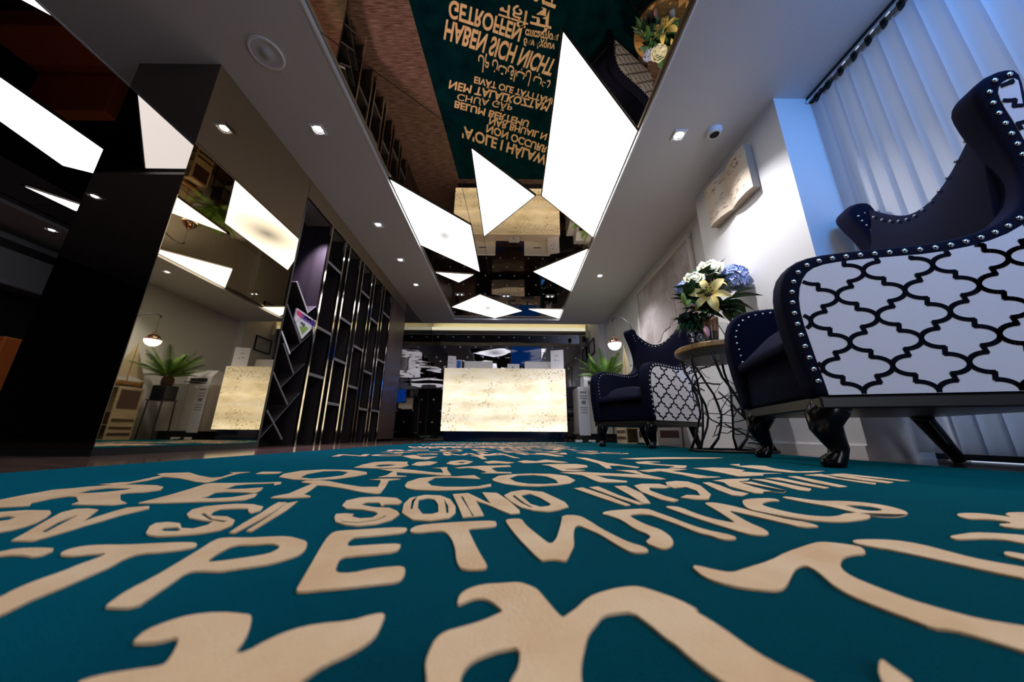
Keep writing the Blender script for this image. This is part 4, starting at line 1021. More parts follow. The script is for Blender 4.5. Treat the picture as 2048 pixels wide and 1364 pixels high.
    for u in [k / 13 * 1.84 - .92 for k in range(14)]:
        zt = 1.20 + .27 * abs(u) ** 2.0 - .028
        o = link_mesh('nail', NAIL_S, M_chrome, t)
        o.location = (flare(u * (wi + .03), zt), .70 + .10 * (zt - .46) / .9 + .004, zt); o.rotation_euler = (PI / 2 - .1, 0, 0)
    ob = MB().prism([(-CW / 2 + .04, .257), (CW / 2 - .04, .257), (CW / 2 - .04, .95)] + [(u * (CW / 2 - .03), 1.16 + .24 * abs(u) ** 2.0) for u in [1 - k / 6 for k in range(13)]] + [(-CW / 2 + .04, .95)], .846, .873, 'y')
    ob.build('outer_back', M_weave, t, bevel=.008)
    # black lacquer rail and legs
    rl = MB().box(-CW / 2 + .008, CW / 2 - .008, .01, .85, .208, .254)
    rl.build('bottom_rail', M_wire, t, bevel=.006)
    for sx in (-1, 1):
        cabriole('front_leg', sx * (CW / 2 - .075), .045, t)
        cabriole('rear_leg', sx * (CW / 2 - .07), .75, t, True)
    return t
a1 = R(16); fx, fy = 1.12 + .03 * math.cos(a1), 1.25 - .03 * math.sin(a1)
armchair('nearest wingback armchair at right, navy with large white lattice side', (.92 * (fx + math.sin(a1) * CW / 2), .92 * (fy + math.cos(a1) * CW / 2), .002), R(-106))
[o for o in COL.objects if o.name == 'wingback_armchair'][0].scale = (.92,) * 3
index_kids()
ch2 = copy_tree([o for o in COL.objects if o.name == 'wingback_armchair'][0])
ch2['label'] = 'farther navy wingback armchair, beyond the round side table'
ch2.scale = (.865,) * 3
a2 = R(33); q = (1.168, 2.75)
ch2.location = (q[0] - math.sin(a2) * CW * .4325, q[1] + math.cos(a2) * CW * .4325, .002)
ch2.rotation_euler = (0, 0, R(-90) + a2)

# ------------------------------------------------------------------ vertical blinds
t = thing('vertical_blind', 'pale vertical blind with blue light over the right window', 'blind', (2.045, 1.735, 0))
MB().box(-.02, .02, -2.9, .0, 2.305, ZC).build('head_rail', M_dark_metal, t)
MB().box(-.030, -.0205, -2.9, .0, 2.30, 2.315).build('rail_lip', M_chrome, t)
slat = MB()
n = 6; vs = []
for j, z in enumerate((.03, 2.275)):
    for i in range(n + 1):
        u = i / n - .5
        vs.append((.006 * (1 - (2 * u) ** 2) + .020 * u, u * .100, z))
slat.add(vs, [(i, i + 1, i + 1 + n + 1, i + n + 1) for i in range(n)])
sm = slat.mesh('slat', fix=False)
for p in sm.polygons: p.use_smooth = True
for k in range(33):
    o = link_mesh('slat', sm, M_blind, t); o.location = (-.004, -.048 - k * .083, 0)
clip = MB().box(-.007, .007, -.012, .012, 2.27, 2.305).mesh('carrier')
for k in range(33):
    o = link_mesh('carrier', clip, M_black, t); o.location = (0, -.048 - k * .083, 0)

# ------------------------------------------------------------------ side table
TX, TY, TR = 1.515, 2.37, .275
t = thing('side_table', 'round oak side table on a nest of twisted black wire', 'table', (TX, TY, -.004))
MB().lathe([(0, .690), (TR - .012, .690), (TR, .695), (TR, .722), (TR - .004, .728), (0, .728)], 56).build('tabletop', M_oak, t)
MB().lathe([(0, .640), (TR - .05, .640), (TR - .018, .6895), (0, .6895)], 56).build('underside_bowl', M_tableunder, t)
rnd = random.Random(11)
MB().tube([(.255 * math.cos(a), .255 * math.sin(a), .012) for a in [2 * PI * k / 40 for k in range(41)]], .009, 6, False).build('base_ring', M_wire, t)
def wob(p, s): return (p[0] + rnd.uniform(-s, s), p[1] + rnd.uniform(-s, s), p[2] + rnd.uniform(-s, s))
for k in range(9):      # thick twisted stems
    a0 = 2 * PI * k / 9 + rnd.uniform(-.15, .15); tw = rnd.uniform(-.5, .5)
    pts = []
    for i in range(9):
        u = i / 8; a = a0 + tw * math.sin(PI * u * 1.3) + .10 * math.sin(7 * u + k)
        r = .245 - .07 * math.sin(PI * u) + .01 * math.sin(9 * u + 2 * k)
        pts.append(wob((r * math.cos(a), r * math.sin(a), .012 + .64 * u), .006))
    MB().tube(pts, [.011, .009, .008, .008, .009, .008, .008, .009, .010], 6).build('branch', M_wire, t, smooth=True)
for k in range(40):     # thinner linking twigs
    a0 = rnd.uniform(0, 2 * PI); z0 = rnd.uniform(.02, .55); da = rnd.uniform(.5, 1.2) * rnd.choice((-1, 1)); dz = rnd.uniform(-.05, .28)
    pts = []
    for i in range(7):
        u = i / 6; z = min(.63, max(.014, z0 + dz * u)); a = a0 + da * u
        r = .245 - .065 * math.sin(PI * z / .65) + .012 * math.sin(6 * u + k)
        pts.append(wob((r * math.cos(a), r * math.sin(a), z), .009))
    MB().tube(pts, rnd.uniform(.0022, .0055), 5).build('twig', M_wire, t, smooth=True)
ZT = .724
# vase and flowers
VX, VY = 1.475, 2.345
t = thing('flower_vase', 'smoky glass vase holding the bouquet on the side table', 'vase', (VX, VY, ZT + .0005))
MB().lathe([(0, .004), (.042, .004), (.050, .06), (.060, .14), (.068, .215), (.070, .22), (.072, .215), (.064, .14), (.054, .06), (.046, 0), (0, 0)], 28).build('glass_body', M_smoke, t, smooth=True)
MB().lathe([(0, .006), (.040, .006), (.048, .06), (.053, .115), (0, .115)], 24).build('water', mat('brown water', (.10, .06, .04), .1), t, smooth=True)
BC = Vector((VX, VY, ZT))
def stem(t, end, r=.004):
    base = BC + Vector((rnd.uniform(-.02, .02), rnd.uniform(-.02, .02), .03)) - t.location
    mid = BC + Vector((rnd.uniform(-.025, .025), rnd.uniform(-.025, .025), .22)) - t.location
    MB().tube([base, mid, mid.lerp(Vector(end), .6), end], r, 6).build('stem', M_leaf, t, smooth=True)
def orient(o, d): o.rotation_mode = 'QUATERNION'; o.rotation_quaternion = Vector(d).to_track_quat('Z', 'Y')
def petal_mesh(L, Wd, curl, cup):
    mb = MB(); n = 8; vs = []
    for i in range(n + 1):
        u = i / n; w = Wd * (math.sin(PI * min(1, u * .93 + .06)) ** .8) * (1 if u < .99 else .25)
        y = L * u * (1 - .18 * curl * u); z = cup * math.sin(u * 1.6) * L - curl * L * .55 * u ** 3
        for s in (-1, -.5, 0, .5, 1):
            vs.append((s * w, y, z + abs(s) * w * .25))
    fs = [(i * 5 + j, i * 5 + j + 1, i * 5 + j + 6, i * 5 + j + 5) for i in range(n) for j in range(4)]
    mb.add(vs, fs); me = mb.mesh('petal', fix=False)
    for p in me.polygons: p.use_smooth = True
    return me
PET = petal_mesh(.165, .034, .55, .30); PETB = petal_mesh(.165, .026, .75, .32)
def lily(label, pos, d, s=1.0, spin=0.0):
    t = thing('lily', label, 'flower', pos, group='flowers in the side table vase')
    orient(t, d); t.rotation_quaternion = t.rotation_quaternion @ Matrix.Rotation(spin, 4, 'Z').to_quaternion()
    for k in range(6):
        o = link_mesh('petal', PET if k % 2 else PETB, M_lily, t); o.rotation_euler = (0, 0, k * PI / 3); o.scale = (s, s, s); o.location.z = .002 * (k % 2)
    for k in range(6):
        a = k * PI / 3 + .5
        f = MB().tube([(0, 0, .005), (.012 * math.cos(a), .012 * math.sin(a), .045 * s), (.026 * math.cos(a), .026 * math.sin(a), .075 * s)], .0022, 5).build('stamen', M_leaf2, t)
        MB().ball((.026 * math.cos(a), .026 * math.sin(a), .075 * s), .006, 8, 5, 1, 1, 1.8).build('anther', M_stamen, f)
    MB().lathe([(.026 * s, .012), (.012 * s, .006), (0, .004)], 12).build('heart', M_stamen, t)
    return t
def up(px, py, y):      # helper giving a point of the room along the view of the bouquet at depth y
    f = 663.94; v = _r2 * ((px - 1024) / f) + _u2 * ((682 - py) / f) + _f
    k = y / v.y; return Vector((0, 0, .1)) + v * k
lily('large open yellow lily at the front of the bouquet', up(1418, 590, 2.17), (-.55, -.78, .10), .98, .25)
lily('smaller yellow lily behind the large one', up(1428, 572, 2.25), (-.2, -.5, .9), .62, .9)
def bud(label, pos, d, L=.11, m=None):
    t = thing('flower_bud', label, 'flower', pos, group='flowers in the side table vase'); orient(t, d)
    MB().lathe([(.004, 0), (.016, L * .2), (.019, L * .5), (.014, L * .8), (.0, L)], 10).build('bud', m or M_leaf2, t, smooth=True)
bud('pale green flower bud at the left of the bouquet', up(1372, 612, 2.22), (-.3, -.3, .8), .10)
bud('second green flower bud, lower left of the bouquet', up(1379, 600, 2.20), (-.4, -.3, -.6), .07)
bud('pink bud hanging over the vase rim', up(1410, 652, 2.2), (-.1, -.3, -.9), .10, mat('pink petal', (.6, .3, .3), .5))
def rose(label, pos, s):
    t = thing('rose', label, 'flower', pos, group='flowers in the side table vase'); orient(t, (-.3, -.75, .5))
    MB().ball((0, 0, .026 * s), .036 * s, 10, 7, 1, 1, .9).build('rose_heart', M_rose, t, smooth=True)
    for ring, (n, r0, r1, h) in enumerate(((3, .010, .016, .060), (5, .016, .030, .064), (6, .026, .046, .060), (7, .036, .064, .050))):
        for k in range(n):
            a = 2 * PI * k / n + ring * .7; vs = []
            for i in range(5):
                u = i / 4; rr = r0 + (r1 - r0) * u ** 1.4; z = h * math.sin(u * 1.7)
                for j in range(5):
                    b = a + (j / 4 - .5) * 2.1 * PI / n * 1.75 * (math.sin(.5 + u * 1.9))
                    vs.append((rr * math.cos(b) * s, rr * math.sin(b) * s, (z - .012 * abs(j - 2)) * s))
            fs = [(i * 5 + j, i * 5 + j + 1, i * 5 + j + 6, i * 5 + j + 5) for i in range(4) for j in range(4)]
            MB().add(vs, fs).build('petal', M_rose, t, smooth=True)
    return t
rose('large cream rose at the top of the bouquet', up(1420, 548, 2.34), 1.5)
rose('cream rose at the upper left of the bouquet', up(1388, 566, 2.28), 1.15)
FLO = MB()
for k in range(4):
    a = k * PI / 2
    FLO.add([(0, 0, 0), (.014 * math.cos(a - .6), .014 * math.sin(a - .6), .004), (.019 * math.cos(a), .019 * math.sin(a), .001), (.014 * math.cos(a + .6), .014 * math.sin(a + .6), .004)], [(0, 1, 2, 3)])
FLOM = FLO.mesh('floret', fix=False)
def hydrangea(label, pos, rad, n):
    t = thing('hydrangea', label, 'flower', pos, group='flowers in the side table vase')
    for k in range(n):
        z = 1 - 1.55 * (k + .5) / n; a = k * 2.39996; r = math.sqrt(max(0, 1 - z * z))
        d = Vector((r * math.cos(a), r * math.sin(a), z))
        o = link_mesh('floret', FLOM, M_hydr, t); o.location = d * rad * (1 + rnd.uniform(-.14, .14)); orient(o, d + Vector((rnd.uniform(-.3, .3),) * 3)); s = rad / .075 * 1.7 * rnd.uniform(.85, 1.15); o.scale = (s, s, s)
    MB().ball((0, 0, 0), rad * .62, 12, 8, 1, 1, .9).build('flower_core', M_hydr, t, smooth=True)
hydrangea('large blue hydrangea at the right of the bouquet', up(1464, 560, 2.32), .092, 110)
hydrangea('small pale blue hydrangea at the left edge of the bouquet', up(1367, 580, 2.30), .05, 44)
def leaf_mesh(L, Wd):
    mb = MB(); vs = []; n = 6
    for i in range(n + 1):
        u = i / n; w = Wd * math.sin(PI * u ** .8) * (1 - .2 * u)
        for s in (-1, 0, 1): vs.append((s * w, L * u, -.25 * L * u * u + abs(s) * w * .3))
    mb.add(vs, [(i * 3 + j, i * 3 + j + 1, i * 3 + j + 4, i * 3 + j + 3) for i in range(n) for j in range(2)])
    me = mb.mesh('leaf', fix=False)
    for p in me.polygons: p.use_smooth = True
    return me
LEAF = leaf_mesh(.19, .050); NEEDLE = leaf_mesh(.09, .009)
def spray(label, pos, dirs, me, sc, m=M_leaf):
    t = thing('leaf_spray', label, 'foliage', pos, group='foliage in the side table vase')
    tip = Vector((0, 0, 0)); base = BC + Vector((0, 0, .20)) - Vector(pos)
    MB().tube([base, base.lerp(tip, .5) + Vector((0, 0, .02)), tip], .004, 5).build('twig', M_leaf, t)
    for i, (d, k) in enumerate(dirs):
        o = link_mesh('leaf', me, m, t); d = Vector(d).normalized()
        o.rotation_mode = 'QUATERNION'; o.rotation_quaternion = d.to_track_quat('Y', 'Z'); o.location = base.lerp(tip, k); s = sc * rnd.uniform(.8, 1.15); o.scale = (s, s, s)
    return t
spray('upright leafy sprig at the top of the bouquet', up(1438, 540, 2.34), [((.35, 0, .9), 1), ((.1, .2, .9), .9), ((.6, -.2, .6), .8), ((-.2, -.4, .5), .7), ((.5, .3, .3), .6)], LEAF, .8)
spray('broad dark leaves under the blue hydrangea', up(1462, 594, 2.20), [((.75, -.5, .15), .9), ((.8, .3, -.2), .9), ((.7, -.5, -.3), .8), ((.9, 0, -.5), .7), ((.3, -.7, -.3), .6), ((.8, -.2, .5), 1)], LEAF, .92)
spray('narrow leaves low on the right of the bouquet', up(1452, 615, 2.3), [((.9, 0, -.1), 1), ((.9, 0, -.4), .8), ((.8, -.3, -.2), .7), ((.7, .2, -.6), .8), ((.9, .2, .1), .9), ((.2, -.6, -.7), .9)], LEAF, .75)
spray('dark leaves at the left of the bouquet', up(1382, 580, 2.28), [((-.8, -.2, .2), 1), ((-.7, -.4, -.2), .9), ((-.5, -.6, .3), .9), ((-.3, -.5, .6), .8), ((-.7, .3, -.4), .7), ((0, -.8, .1), .8), ((-.3, -.8, -.4), .7)], LEAF, .75)
spray('dark leaves filling the middle of the bouquet', up(1415, 600, 2.33), [((-.4, -.7, .3), 1), ((.4, -.7, .3), 1), ((-.6, -.3, .6), .9), ((.6, -.3, .6), .9), ((0, -.5, .8), 1), ((-.3, -.8, -.5), .8), ((.3, -.8, -.5), .8), ((-.8, -.2, -.1), .7), ((.8, -.2, 0), .7), ((0, .5, .8), .9)], LEAF, .9)
spray('needle-like dark fern drooping at the lower left', up(1372, 640, 2.26), [((-.8 + .3 * rnd.random(), rnd.uniform(-.7, .3), rnd.uniform(-.7, .25)), rnd.uniform(.35, 1.0)) for k in range(70)], NEEDLE, 1.5)
spray('second dark fern low behind the vase rim', up(1380, 626, 2.31), [((rnd.uniform(-.9, .2), rnd.uniform(-.8, .2), rnd.uniform(-.8, .1)), rnd.uniform(.3, 1.0)) for k in range(60)], NEEDLE, 1.6)
for px, py, yy, lab in ((1384, 596, 2.24, 'rounded leaves low at the left behind the green buds'), (1436, 566, 2.36, 'rounded leaves between the cream rose and the blue hydrangea'),
        (1410, 618, 2.26, 'rounded leaves hanging just over the vase mouth'), (1436, 618, 2.27, 'rounded leaves hanging at the right of the vase mouth'), (1402, 560, 2.34, 'rounded leaves between the two cream roses')):
    spray(lab, up(px, py, yy), [((rnd.uniform(-.9, .9), rnd.uniform(-.9, .2), rnd.uniform(-.30, .8)), rnd.uniform(.75, 1.05)) for k in range(13)], LEAF, .80)
# mug
t = thing('black_mug', 'black ceramic mug with a pale round emblem on the side table', 'mug', (1.352, 2.255, ZT + .0005), R(-31))
MB().lathe([(0, .004), (.040, .004), (.044, .0), (.047, .01), (.049, .075), (.0445, .078), (.043, .075), (.041, .012), (0, .010)], 28).build('cup', M_ceramic, t, smooth=True)
MB().lathe([(.0, .098), (.030, .096), (.051, .083), (.052, .0785), (.0, .0785)], 28).build('lid', M_ceramic, t, smooth=True)
MB().tube([(-.047, 0, .062), (-.072, 0, .058), (-.076, 0, .036), (-.066, 0, .020), (-.046, 0, .018)], .006, 8).build('handle', M_ceramic, t, smooth=True)
em = MB()
def oncup(a, z, r=.0495): return (r * math.sin(a), -r * math.cos(a), z)
for k in range(28):
    a, b = 2 * PI * k / 28, 2 * PI * (k + 1) / 28
    for ro, ri in ((.029, .0255), (.0195, .0175)):
        em.add([oncup(rr * math.cos(x) / .049, .037 + rr * math.sin(x)) for rr, x in ((ro, a), (ro, b), (ri, b), (ri, a))], [(0, 1, 2, 3)])
for pts in ([(-.010, .026), (-.007, .026), (.001, .05), (-.002, .05)], [(.007, .026), (.010, .026), (.002, .05), (-.001, .05)], [(-.006, .033), (.006, .033), (.006, .036), (-.006, .036)]):
    em.add([oncup(p[0] / .049, p[1]) for p in pts], [(0, 1, 2, 3)])
em.build('round_emblem', M_emblem, t)
# tilted clear acrylic card stand with dark card and a small white tube
t = thing('card_stand', 'clear acrylic stand with a dark card beside the bouquet', 'card stand', (1.60, 2.31, ZT + .0005), R(20))
MB().prism([(-.04, .004), (-.03, .004), (.05, .20), (.042, .20)], -.055, .055, 'x').build('acrylic_sheet', M_acryl, t)
MB().box(-.055, .055, -.04, .06, 0, .0038).build('acrylic_foot', M_acryl, t)
MB().prism([(-.046, .006), (-.041, .006), (-.006, .09), (-.010, .09)], -.05, .05, 'x').build('dark_card', M_ink, t)
t = thing('white_tumbler', 'small white tumbler lying before the acrylic stand', 'tumbler', (1.535, 2.215, ZT + .028), R(60))
mb = MB().lathe([(0, -.03), (.024, -.03), (.027, .03), (.023, .03), (.021, -.024), (0, -.024)], 20)
mb.v = [(z, y, x) for x, y, z in mb.v]; mb.build('cup', M_paper, t, smooth=True)
# ------------------------------------------------------------------ things on and along the right wall
t = thing('book_relief', 'open book relief with aged pages hung on the white pier', 'wall relief', (XR, 2.25, 2.03))
prof = [(-.258, .058), (-.20, .070), (-.10, .066), (-.03, .050), (.0, .040), (.03, .052), (.10, .072), (.19, .078), (.252, .066)]
def page(y0, y1, h0, h1):
    return [p for p in prof if y0 <= p[0] <= y1]
for nm, y0, y1, hz in (('right_page', -.258, .0, .19), ('left_page', .0, .252, .185)):
    pr = page(y0, y1, 0, 0); mb = MB(); n = len(pr)
    vs = [(-d, y, z) for z in (-hz, hz) for y, d in pr] + [(-.004, y, z) for z in (-hz + .004, hz - .004) for y, d in pr]
    fs = [(i, i + 1, i + 1 + n, i + n) for i in range(n - 1)]
    mb.add(vs, fs); pg = mb.build(nm, M_page, t, smooth=True)
    blk = MB()
    for layer in range(5):
        a = .004 + layer * .011
        pts = [(y, -.004 - layer * .0 ) for y, d in pr]
    vs = [(-d + .001, y, z) for z in (-hz, hz) for y, d in pr] + [(-.003, y, z) for z in (-hz, hz) for y, d in pr]
    fs = [(i, i + 1, 2 * n + i + 1, 2 * n + i) for i in range(n - 1)] + [(n + i, 3 * n + i, 3 * n + i + 1, n + i + 1) for i in range(n - 1)] + [(0, 2 * n, 3 * n, n), (n - 1, 2 * n - 1, 4 * n - 1, 3 * n - 1)]
    blk.add(vs, fs).build('page_block', M_pageedge, pg)
    rr_ = random.Random(5 if y0 < 0 else 9); ink = MB()
    def dep(y):
        for (ya, da), (yb, db) in zip(prof[:-1], prof[1:]):
            if ya <= y <= yb: return da + (db - da) * (y - ya) / (yb - ya)
        return .05
    for k in range(26):
        yc = rr_.uniform(y0 + .03, y1 - .03); zc = rr_.choice((rr_.uniform(.06, .15), rr_.uniform(-.15, -.02), rr_.uniform(-.15, .15)))
        a = rr_.uniform(-.5, .5); L = rr_.uniform(.008, .026); wd = rr_.uniform(.0015, .005)
        c_, s_ = math.cos(a), math.sin(a)
        q4 = [(yc + c_ * u - s_ * v, zc + s_ * u + c_ * v) for u, v in ((-L, -wd), (L, -wd * .4), (L, wd * .4), (-L, wd))]
        ink.add([(-dep(p[0]) - .0015, p[0], p[1]) for p in q4], [(0, 1, 2, 3)])
    tag(ink.build('ink_drawing', M_sepia, pg), kind='stuff')

t = thing('relief_panel', 'large faded plaster relief panel in a pale frame on the recessed wall', 'wall panel', (1.96, 3.95, 1.62))
mb = MB(); mb.box(-.016, -.004, -.76, .76, -.56, .56).build('plaster_ground', M_fresco, t)
for y0, y1, z0, z1 in ((-.80, .80, .56, .62), (-.80, .80, -.62, -.56), (-.80, -.745, -.56, .56), (.745, .80, -.56, .56)):
    MB().box(-.045, -.003, y0, y1, z0, z1).build('moulding', M_frescoframe, t, bevel=.012)
rr_ = random.Random(3)
for k in range(15):     # raised worn plaster patches
    cy, cz, ra = rr_.uniform(-.52, .52), rr_.uniform(-.30, .30), rr_.uniform(.06, .165)
    n = 11; pl = []; sh = rr_.uniform(.72, 1.12)
    for i in range(n):
        a = 2 * PI * i / n; r = ra * rr_.uniform(.82, 1.12); pl.append((min(.90, max(-.90, cy + r * math.cos(a))), min(.90, max(-.90, cz + 1.2 * r * math.sin(a)))))
    MB().prism(chaikin(pl, 2), -.0165 - .0006 * (k + 1), -.012, 'x').build('plaster_patch', mat('plaster tone', tuple(v * sh for v in (.54, .47, .455)), .85), t)

t = thing('framed_print', 'small black framed print near the back right corner', 'picture', (1.83, 7.18, 1.99))
for y0, y1, z0, z1 in ((-.24, .24, .145, .165), (-.24, .24, -.165, -.145), (-.24, -.222, -.145, .145), (.222, .24, -.145, .145)):
    MB().box(-.028, -.002, y0, y1, z0, z1).build('frame_bar', M_blackframe, t)
MB().box(-.010, -.002, -.222, .222, -.145, .145).build('print', M_mat, t)

# arc lamp with a half copper globe
t = thing('arc_floor_lamp', 'arched floor lamp with a glowing copper capped globe', 'lamp', (1.72, 4.35, -.004))
MB().lathe([(0, 0), (.12, 0), (.12, .018), (.02, .03), (0, .03)], 28).build('base', M_blacklac, t, smooth=False)
g = Vector((1.53, 4.70, 1.40)) - t.location
arc = [(0, 0, .03), (.0, -.02, .5), (.0, -.03, 1.0), (-.005, -.02, 1.3), (-.02, .03, 1.5), (-.05, .10, 1.64), (-.09, .18, 1.735), (-.13, .26, 1.785), (-.165, .315, 1.80), (g.x, g.y, 1.787), (g.x - .004, g.y + .018, 1.755)]
MB().tube(arc, .008, 8).build('arched_rod', M_black, t, smooth=True)
MB().tube([(g.x, g.y, 1.785), (g.x, g.y, g.z + .125)], .002, 5).build('cord', M_black, t)
MB().lathe([(.0, .13), (.010, .128), (.014, .11), (.030, .105), (.034, .088)], 20, tuple(g)).build('cap', M_copper, t, smooth=True)
MB().lathe([(.034, .088), (.068, .062), (.090, .025), (.096, .0)], 28, tuple(g)).build('copper_shade', M_copper, t, smooth=True)
MB().lathe([(.096, .0), (.090, -.034), (.068, -.068), (.036, -.088), (.0, -.095)], 28, tuple(g)).build('opal_globe', M_globe, t, smooth=True)

# sago palm in a dark pot on a wire stand
PX, PY = 1.43, 4.98
t = thing('plant_stand', 'thin legged black stand under the dark palm pot', 'plant stand', (PX, PY, -.004))
for sx in (-1, 1):
    for sy in (-1, 1):
        MB().bar((sx * .11, sy * .11, 0), (sx * .10, sy * .10, .552), .012, .012).build('leg', M_black, t)
MB().box(-.12, .12, -.12, .12, .552, .564).build('tray', M_black, t)
t = thing('sago_palm', 'green sago palm in a dark square pot beside the counter', 'potted plant', (PX, PY, .5605))
MB().prism([(-.10, -.10), (.10, -.10), (.10, .10), (-.10, .10)], 0, .21, 'z').build('pot', mat('dark blue pot', (.008, .009, .022), .3), t, bevel=.01)
MB().lathe([(.06, .20), (.075, .26), (.070, .32), (.04, .36), (0, .37)], 14).build('trunk', M_trunk, t, smooth=True)
rp = random.Random(4)
for k in range(26):
    a = k * 2.39996; el = .45 + .95 * ((k * 7) % 26) / 26; L = rp.uniform(.38, .52)
    rach = []; n = 26; mb = MB()
    hx, hy = math.cos(a), math.sin(a)
    for i in range(n + 1):
        u = i / n; ang = el - .85 * u * (1.05 - .5 * el)
        if i == 0: r, z = .03, .34
        else: r += L / n * math.cos(ang); z += L / n * math.sin(ang)
        rach.append(Vector((hx * r, hy * r, z)))
    mb.tube(rach, [.005 * (1 - .7 * i / n) for i in range(n + 1)], 4)
    side = Vector((-hy, hx, 0))
    for i in range(2, n + 1):
        u = i / n; ll = .125 * math.sin(PI * (.18 + .78 * u)) ** .7
        d = (rach[i] - rach[i - 1]).normalized(); upv = side.cross(d)
        for s in (-1, 1):
            tip = rach[i] + (side * s * .75 + d * .6 + upv * .25) * ll; w = d * .0085
            mb.add([rach[i] - w, rach[i] + w, tip], [(0, 1, 2)])
    tag(mb.build('frond', M_palm, t))

# white cabinet with papers and machine beside the counter
t = thing('white_cabinet', 'white cabinet with dark plinth to the right of the counter', 'cabinet', (1.45, 5.55, -.004))
MB().box(-.36, .36, -.20, .25, .125, .86).build('body', M_whitecab, t, bevel=.004)
for x0, x1 in ((-.355, -.003), (.003, .355)):
    d = MB().box(x0, x1, -.216, -.2005, .13, .855).build('door', M_whitecab, t, bevel=.003)
    MB().box((x0 + x1) / 2 - .05, (x0 + x1) / 2 + .05, -.226, -.2165, .80, .812).build('handle', M_chrome, d)
MB().box(-.33, .33, -.16, .22, 0, .124).build('plinth', M_black, t)
t = thing('paper_stack', 'sheets of printed paper hung on the cabinet side facing the counter', 'paper', (1.05, 5.30, .50))
b = thing('printer', 'grey printer on the white cabinet behind the palm', 'printer', (1.42, 5.62, .8565))
MB().prism([(-.16, 0), (.15, 0), (.15, .20), (-.06, .26), (-.16, .14)], -.20, .20, 'x').build('body', M_monitor, b, bevel=.012)
MB().box(-.14, .14, -.163, -.155, .05, .11).build('paper_slot', M_slot, b)
MB().box(-.13, .13, -.27, -.10, .03, .04).build('paper_tray', M_grey, b)
bpy.data.objects.remove(t)
t = thing('poster_board', 'white printed board leaning on the cabinet front', 'board', (1.16, 5.285, .0))
mb = MB().prism([(0, .10), (.010, .10), (.018, .84), (.008, .84)], -.085, .085, 'x'); mb.build('board', M_paper, t)
MB().box(-.06, .06, -.02, .02, .0, .0995).build('foot', M_black, t)
for z, w_, h_ in ((.76, .10, .025), (.70, .12, .012), (.66, .12, .012), (.60, .07, .05), (.52, .12, .012), (.48, .11, .012), (.44, .12, .012)):
    k = (z - .10) / .74 * .008
    MB().box(-w_ / 2, w_ / 2, k - .0022, k - .0006, z - h_ / 2, z + h_ / 2).build('printed_block', M_grey, t)
# rough wooden crate, cream cabinet, sailing boat behind the second armchair
t = thing('wooden_crate', 'rough pale wooden crate stand behind the far armchair leg', 'crate', (1.62, 4.62, -.004), R(8))
for x0, x1, y0, y1, z0, z1, nm in ((-.13, -.113, -.14, .14, 0, .70, 'side_board'), (.113, .13, -.14, .14, 0, .70, 'side_board'), (-.113, .113, -.14, .14, 0, .016, 'end_board'), (-.113, .113, -.14, .14, .684, .70, 'end_board'),
        (-.113, .113, .124, .14, .016, .20, 'back_board'), (-.113, .113, .124, .14, .205, .684, 'back_board'), (-.113, .113, -.13, .12, .19, .204, 'shelf_board'), (-.113, .113, -.13, .12, .36, .374, 'shelf_board')):
    MB().box(x0, x1, y0, y1, z0, z1).build(nm, M_crate, t, bevel=.003)
MB().box(-.136, -.1305, -.11, .11, .41, .66).build('dark_panel', M_redbrown, t)
for z in (.06, .14, .24): MB().box(-.135, -.1305, -.12, .12, z, z + .035).build('dark_strip', M_redbrown, t)
t = thing('low_cabinet', 'cream low cabinet with dark panel openings behind the far armchair', 'cabinet', (1.80, 4.17, -.004))
for args, nm in (((-.145, .145, -.30, .30, .44, .47), 'top_board'), ((-.14, .14, -.295, .295, 0, .05), 'bottom_board')):
    MB().box(*args).build(nm, M_cabinet, t, bevel=.004)
MB().box(-.14, .14, -.295, .295, .05, .44).build('carcass', M_cabinet, t)
for z0, z1 in ((.085, .165), (.215, .295), (.325, .41)):
    MB().box(-.1435, -.1405, -.24, .24, z0, z1).build('dark_panel', M_redbrown, t)
for z0, z1 in ((.085, .165), (.215, .41)):
    MB().box(-.105, .105, -.2985, -.2955, z0, z1).build('dark_panel', M_redbrown, t)
t = thing('model_sailboat', 'wooden model sailing boat with two cream sails on the crate stand', 'model boat', (1.63, 4.62, .6965), R(98))
mb = MB(); st = 9; vs = []
for i in range(st):
    u = i / (st - 1); w = .055 * math.sin(PI * (.08 + .9 * u)) ; x = -.20 + .40 * u
    vs += [(x, -w, .085 + .02 * (2 * u - 1) ** 2), (x, -w * .75, .04), (x, 0, .012), (x, w * .75, .04), (x, w, .085 + .02 * (2 * u - 1) ** 2)]
fs = [(i * 5 + j, i * 5 + j + 1, i * 5 + j + 6, i * 5 + j + 5) for i in range(st - 1) for j in range(4)] + [(i * 5, i * 5 + 5, i * 5 + 9, i * 5 + 4) for i in range(st - 1)]
mb.add(vs, fs).build('hull', M_oak, t, smooth=True)
MB().box(-.07, .07, -.04, .04, 0, .03).build('cradle', M_black, t)
MB().tube([(0, 0, .08), (0, 0, .66)], .006, 6).build('mast', M_oak, t)
MB().tube([(0, 0, .15), (-.20, 0, .14)], .004, 6).build('boom', M_oak, t)
MB().prism([(-.008, .16), (-.19, .15), (-.008, .62)], -.002, .002, 'y').build('main_sail', M_sail, t)
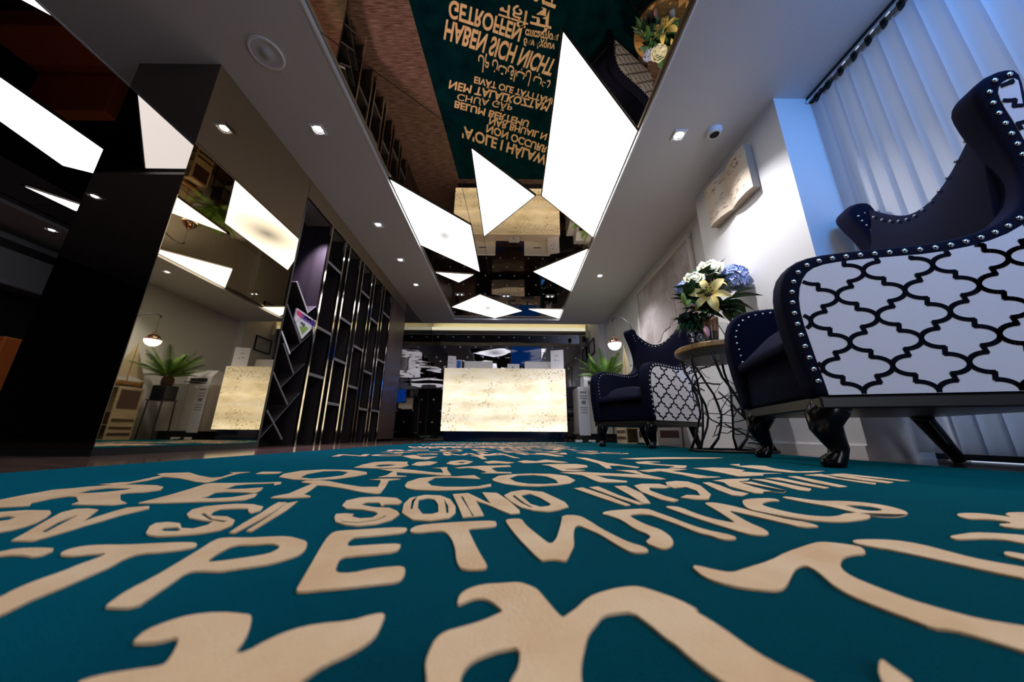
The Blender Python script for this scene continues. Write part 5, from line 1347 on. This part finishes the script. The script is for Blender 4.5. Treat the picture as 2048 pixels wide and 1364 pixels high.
MB().prism([(.012, .17), (.20, .12), (.012, .58)], -.002, .002, 'y').build('fore_sail', M_sail, t)
t = thing('leaning_board', 'pale wooden board leaning on the wall behind the far armchair', 'board', (1.86, 3.98, .4665))
MB().prism([(-.06, 0), (-.04, 0), (.095, .70), (.075, .70)], -.05, .05, 'y').build('plank', M_crate, t, bevel=.003)
MB().prism([(-.0605, .02), (-.0602, .02), (.0745, .69), (.0742, .69)], -.02, .02, 'y').build('dark_strip', M_redbrown, t)
# small clutter on the floor at the cabinet foot
for k, (x, y, rz, lab) in enumerate(((1.02, 5.10, .3, 'white plug block on the floor nearest the counter'), (1.22, 5.12, -.4, 'white plug block on the floor below the printed board'))):
    b = thing('power_socket', lab, 'power socket', (x, y, 0), rz)
    MB().box(-.05, .05, -.022, .022, 0, .036).build('casing', M_paper, b, bevel=.006)
    for q in (-.028, .0, .028): MB().lathe([(.011, .0362), (.011, .037), (0, .037)], 12, (q, 0, 0)).build('outlet', M_black, b)
t = thing('black_cable', 'loose black cable lying at the cabinet foot', 'cable', (1.12, 5.08, 0))
MB().tube([(-.06, .0, .006), (-.02, -.02, .006), (.0, .03, .03), (.03, .0, .006), (.05, -.03, .006), (.09, .03, .006), (.2, .0, .006), (.26, .05, .006)], .006, 6).build('cord', M_black, t, smooth=True)

# ------------------------------------------------------------------ dim left area beyond the column
t = thing('air_conditioner', 'grey slotted wall unit in the dark left area', 'air conditioner', (-5.985, 3.2, 1.70))
MB().box(.0, .26, -1.0, 1.0, 0, .58).build('casing', M_ac, t, bevel=.02)
MB().box(.2605, .264, -.9, .9, .40, .50).build('air_slot', M_slot, t)
t = thing('orange_sofa', 'orange leather sofa back at the left picture edge', 'sofa', (-5.3, 3.1, -.004))
MB().box(-.60, .42, .0, .14, .30, .99).build('backrest', M_orange, t, bevel=.015)
MB().box(-.58, .40, -.52, -.005, .16, .42).build('seat', M_orange, t, bevel=.03)
for x in (-.52, .34):
    for y in (-.45, .08): MB().box(x - .025, x + .025, y - .025, y + .025, 0, .30 if y > 0 else .16).build('leg', M_black, t)
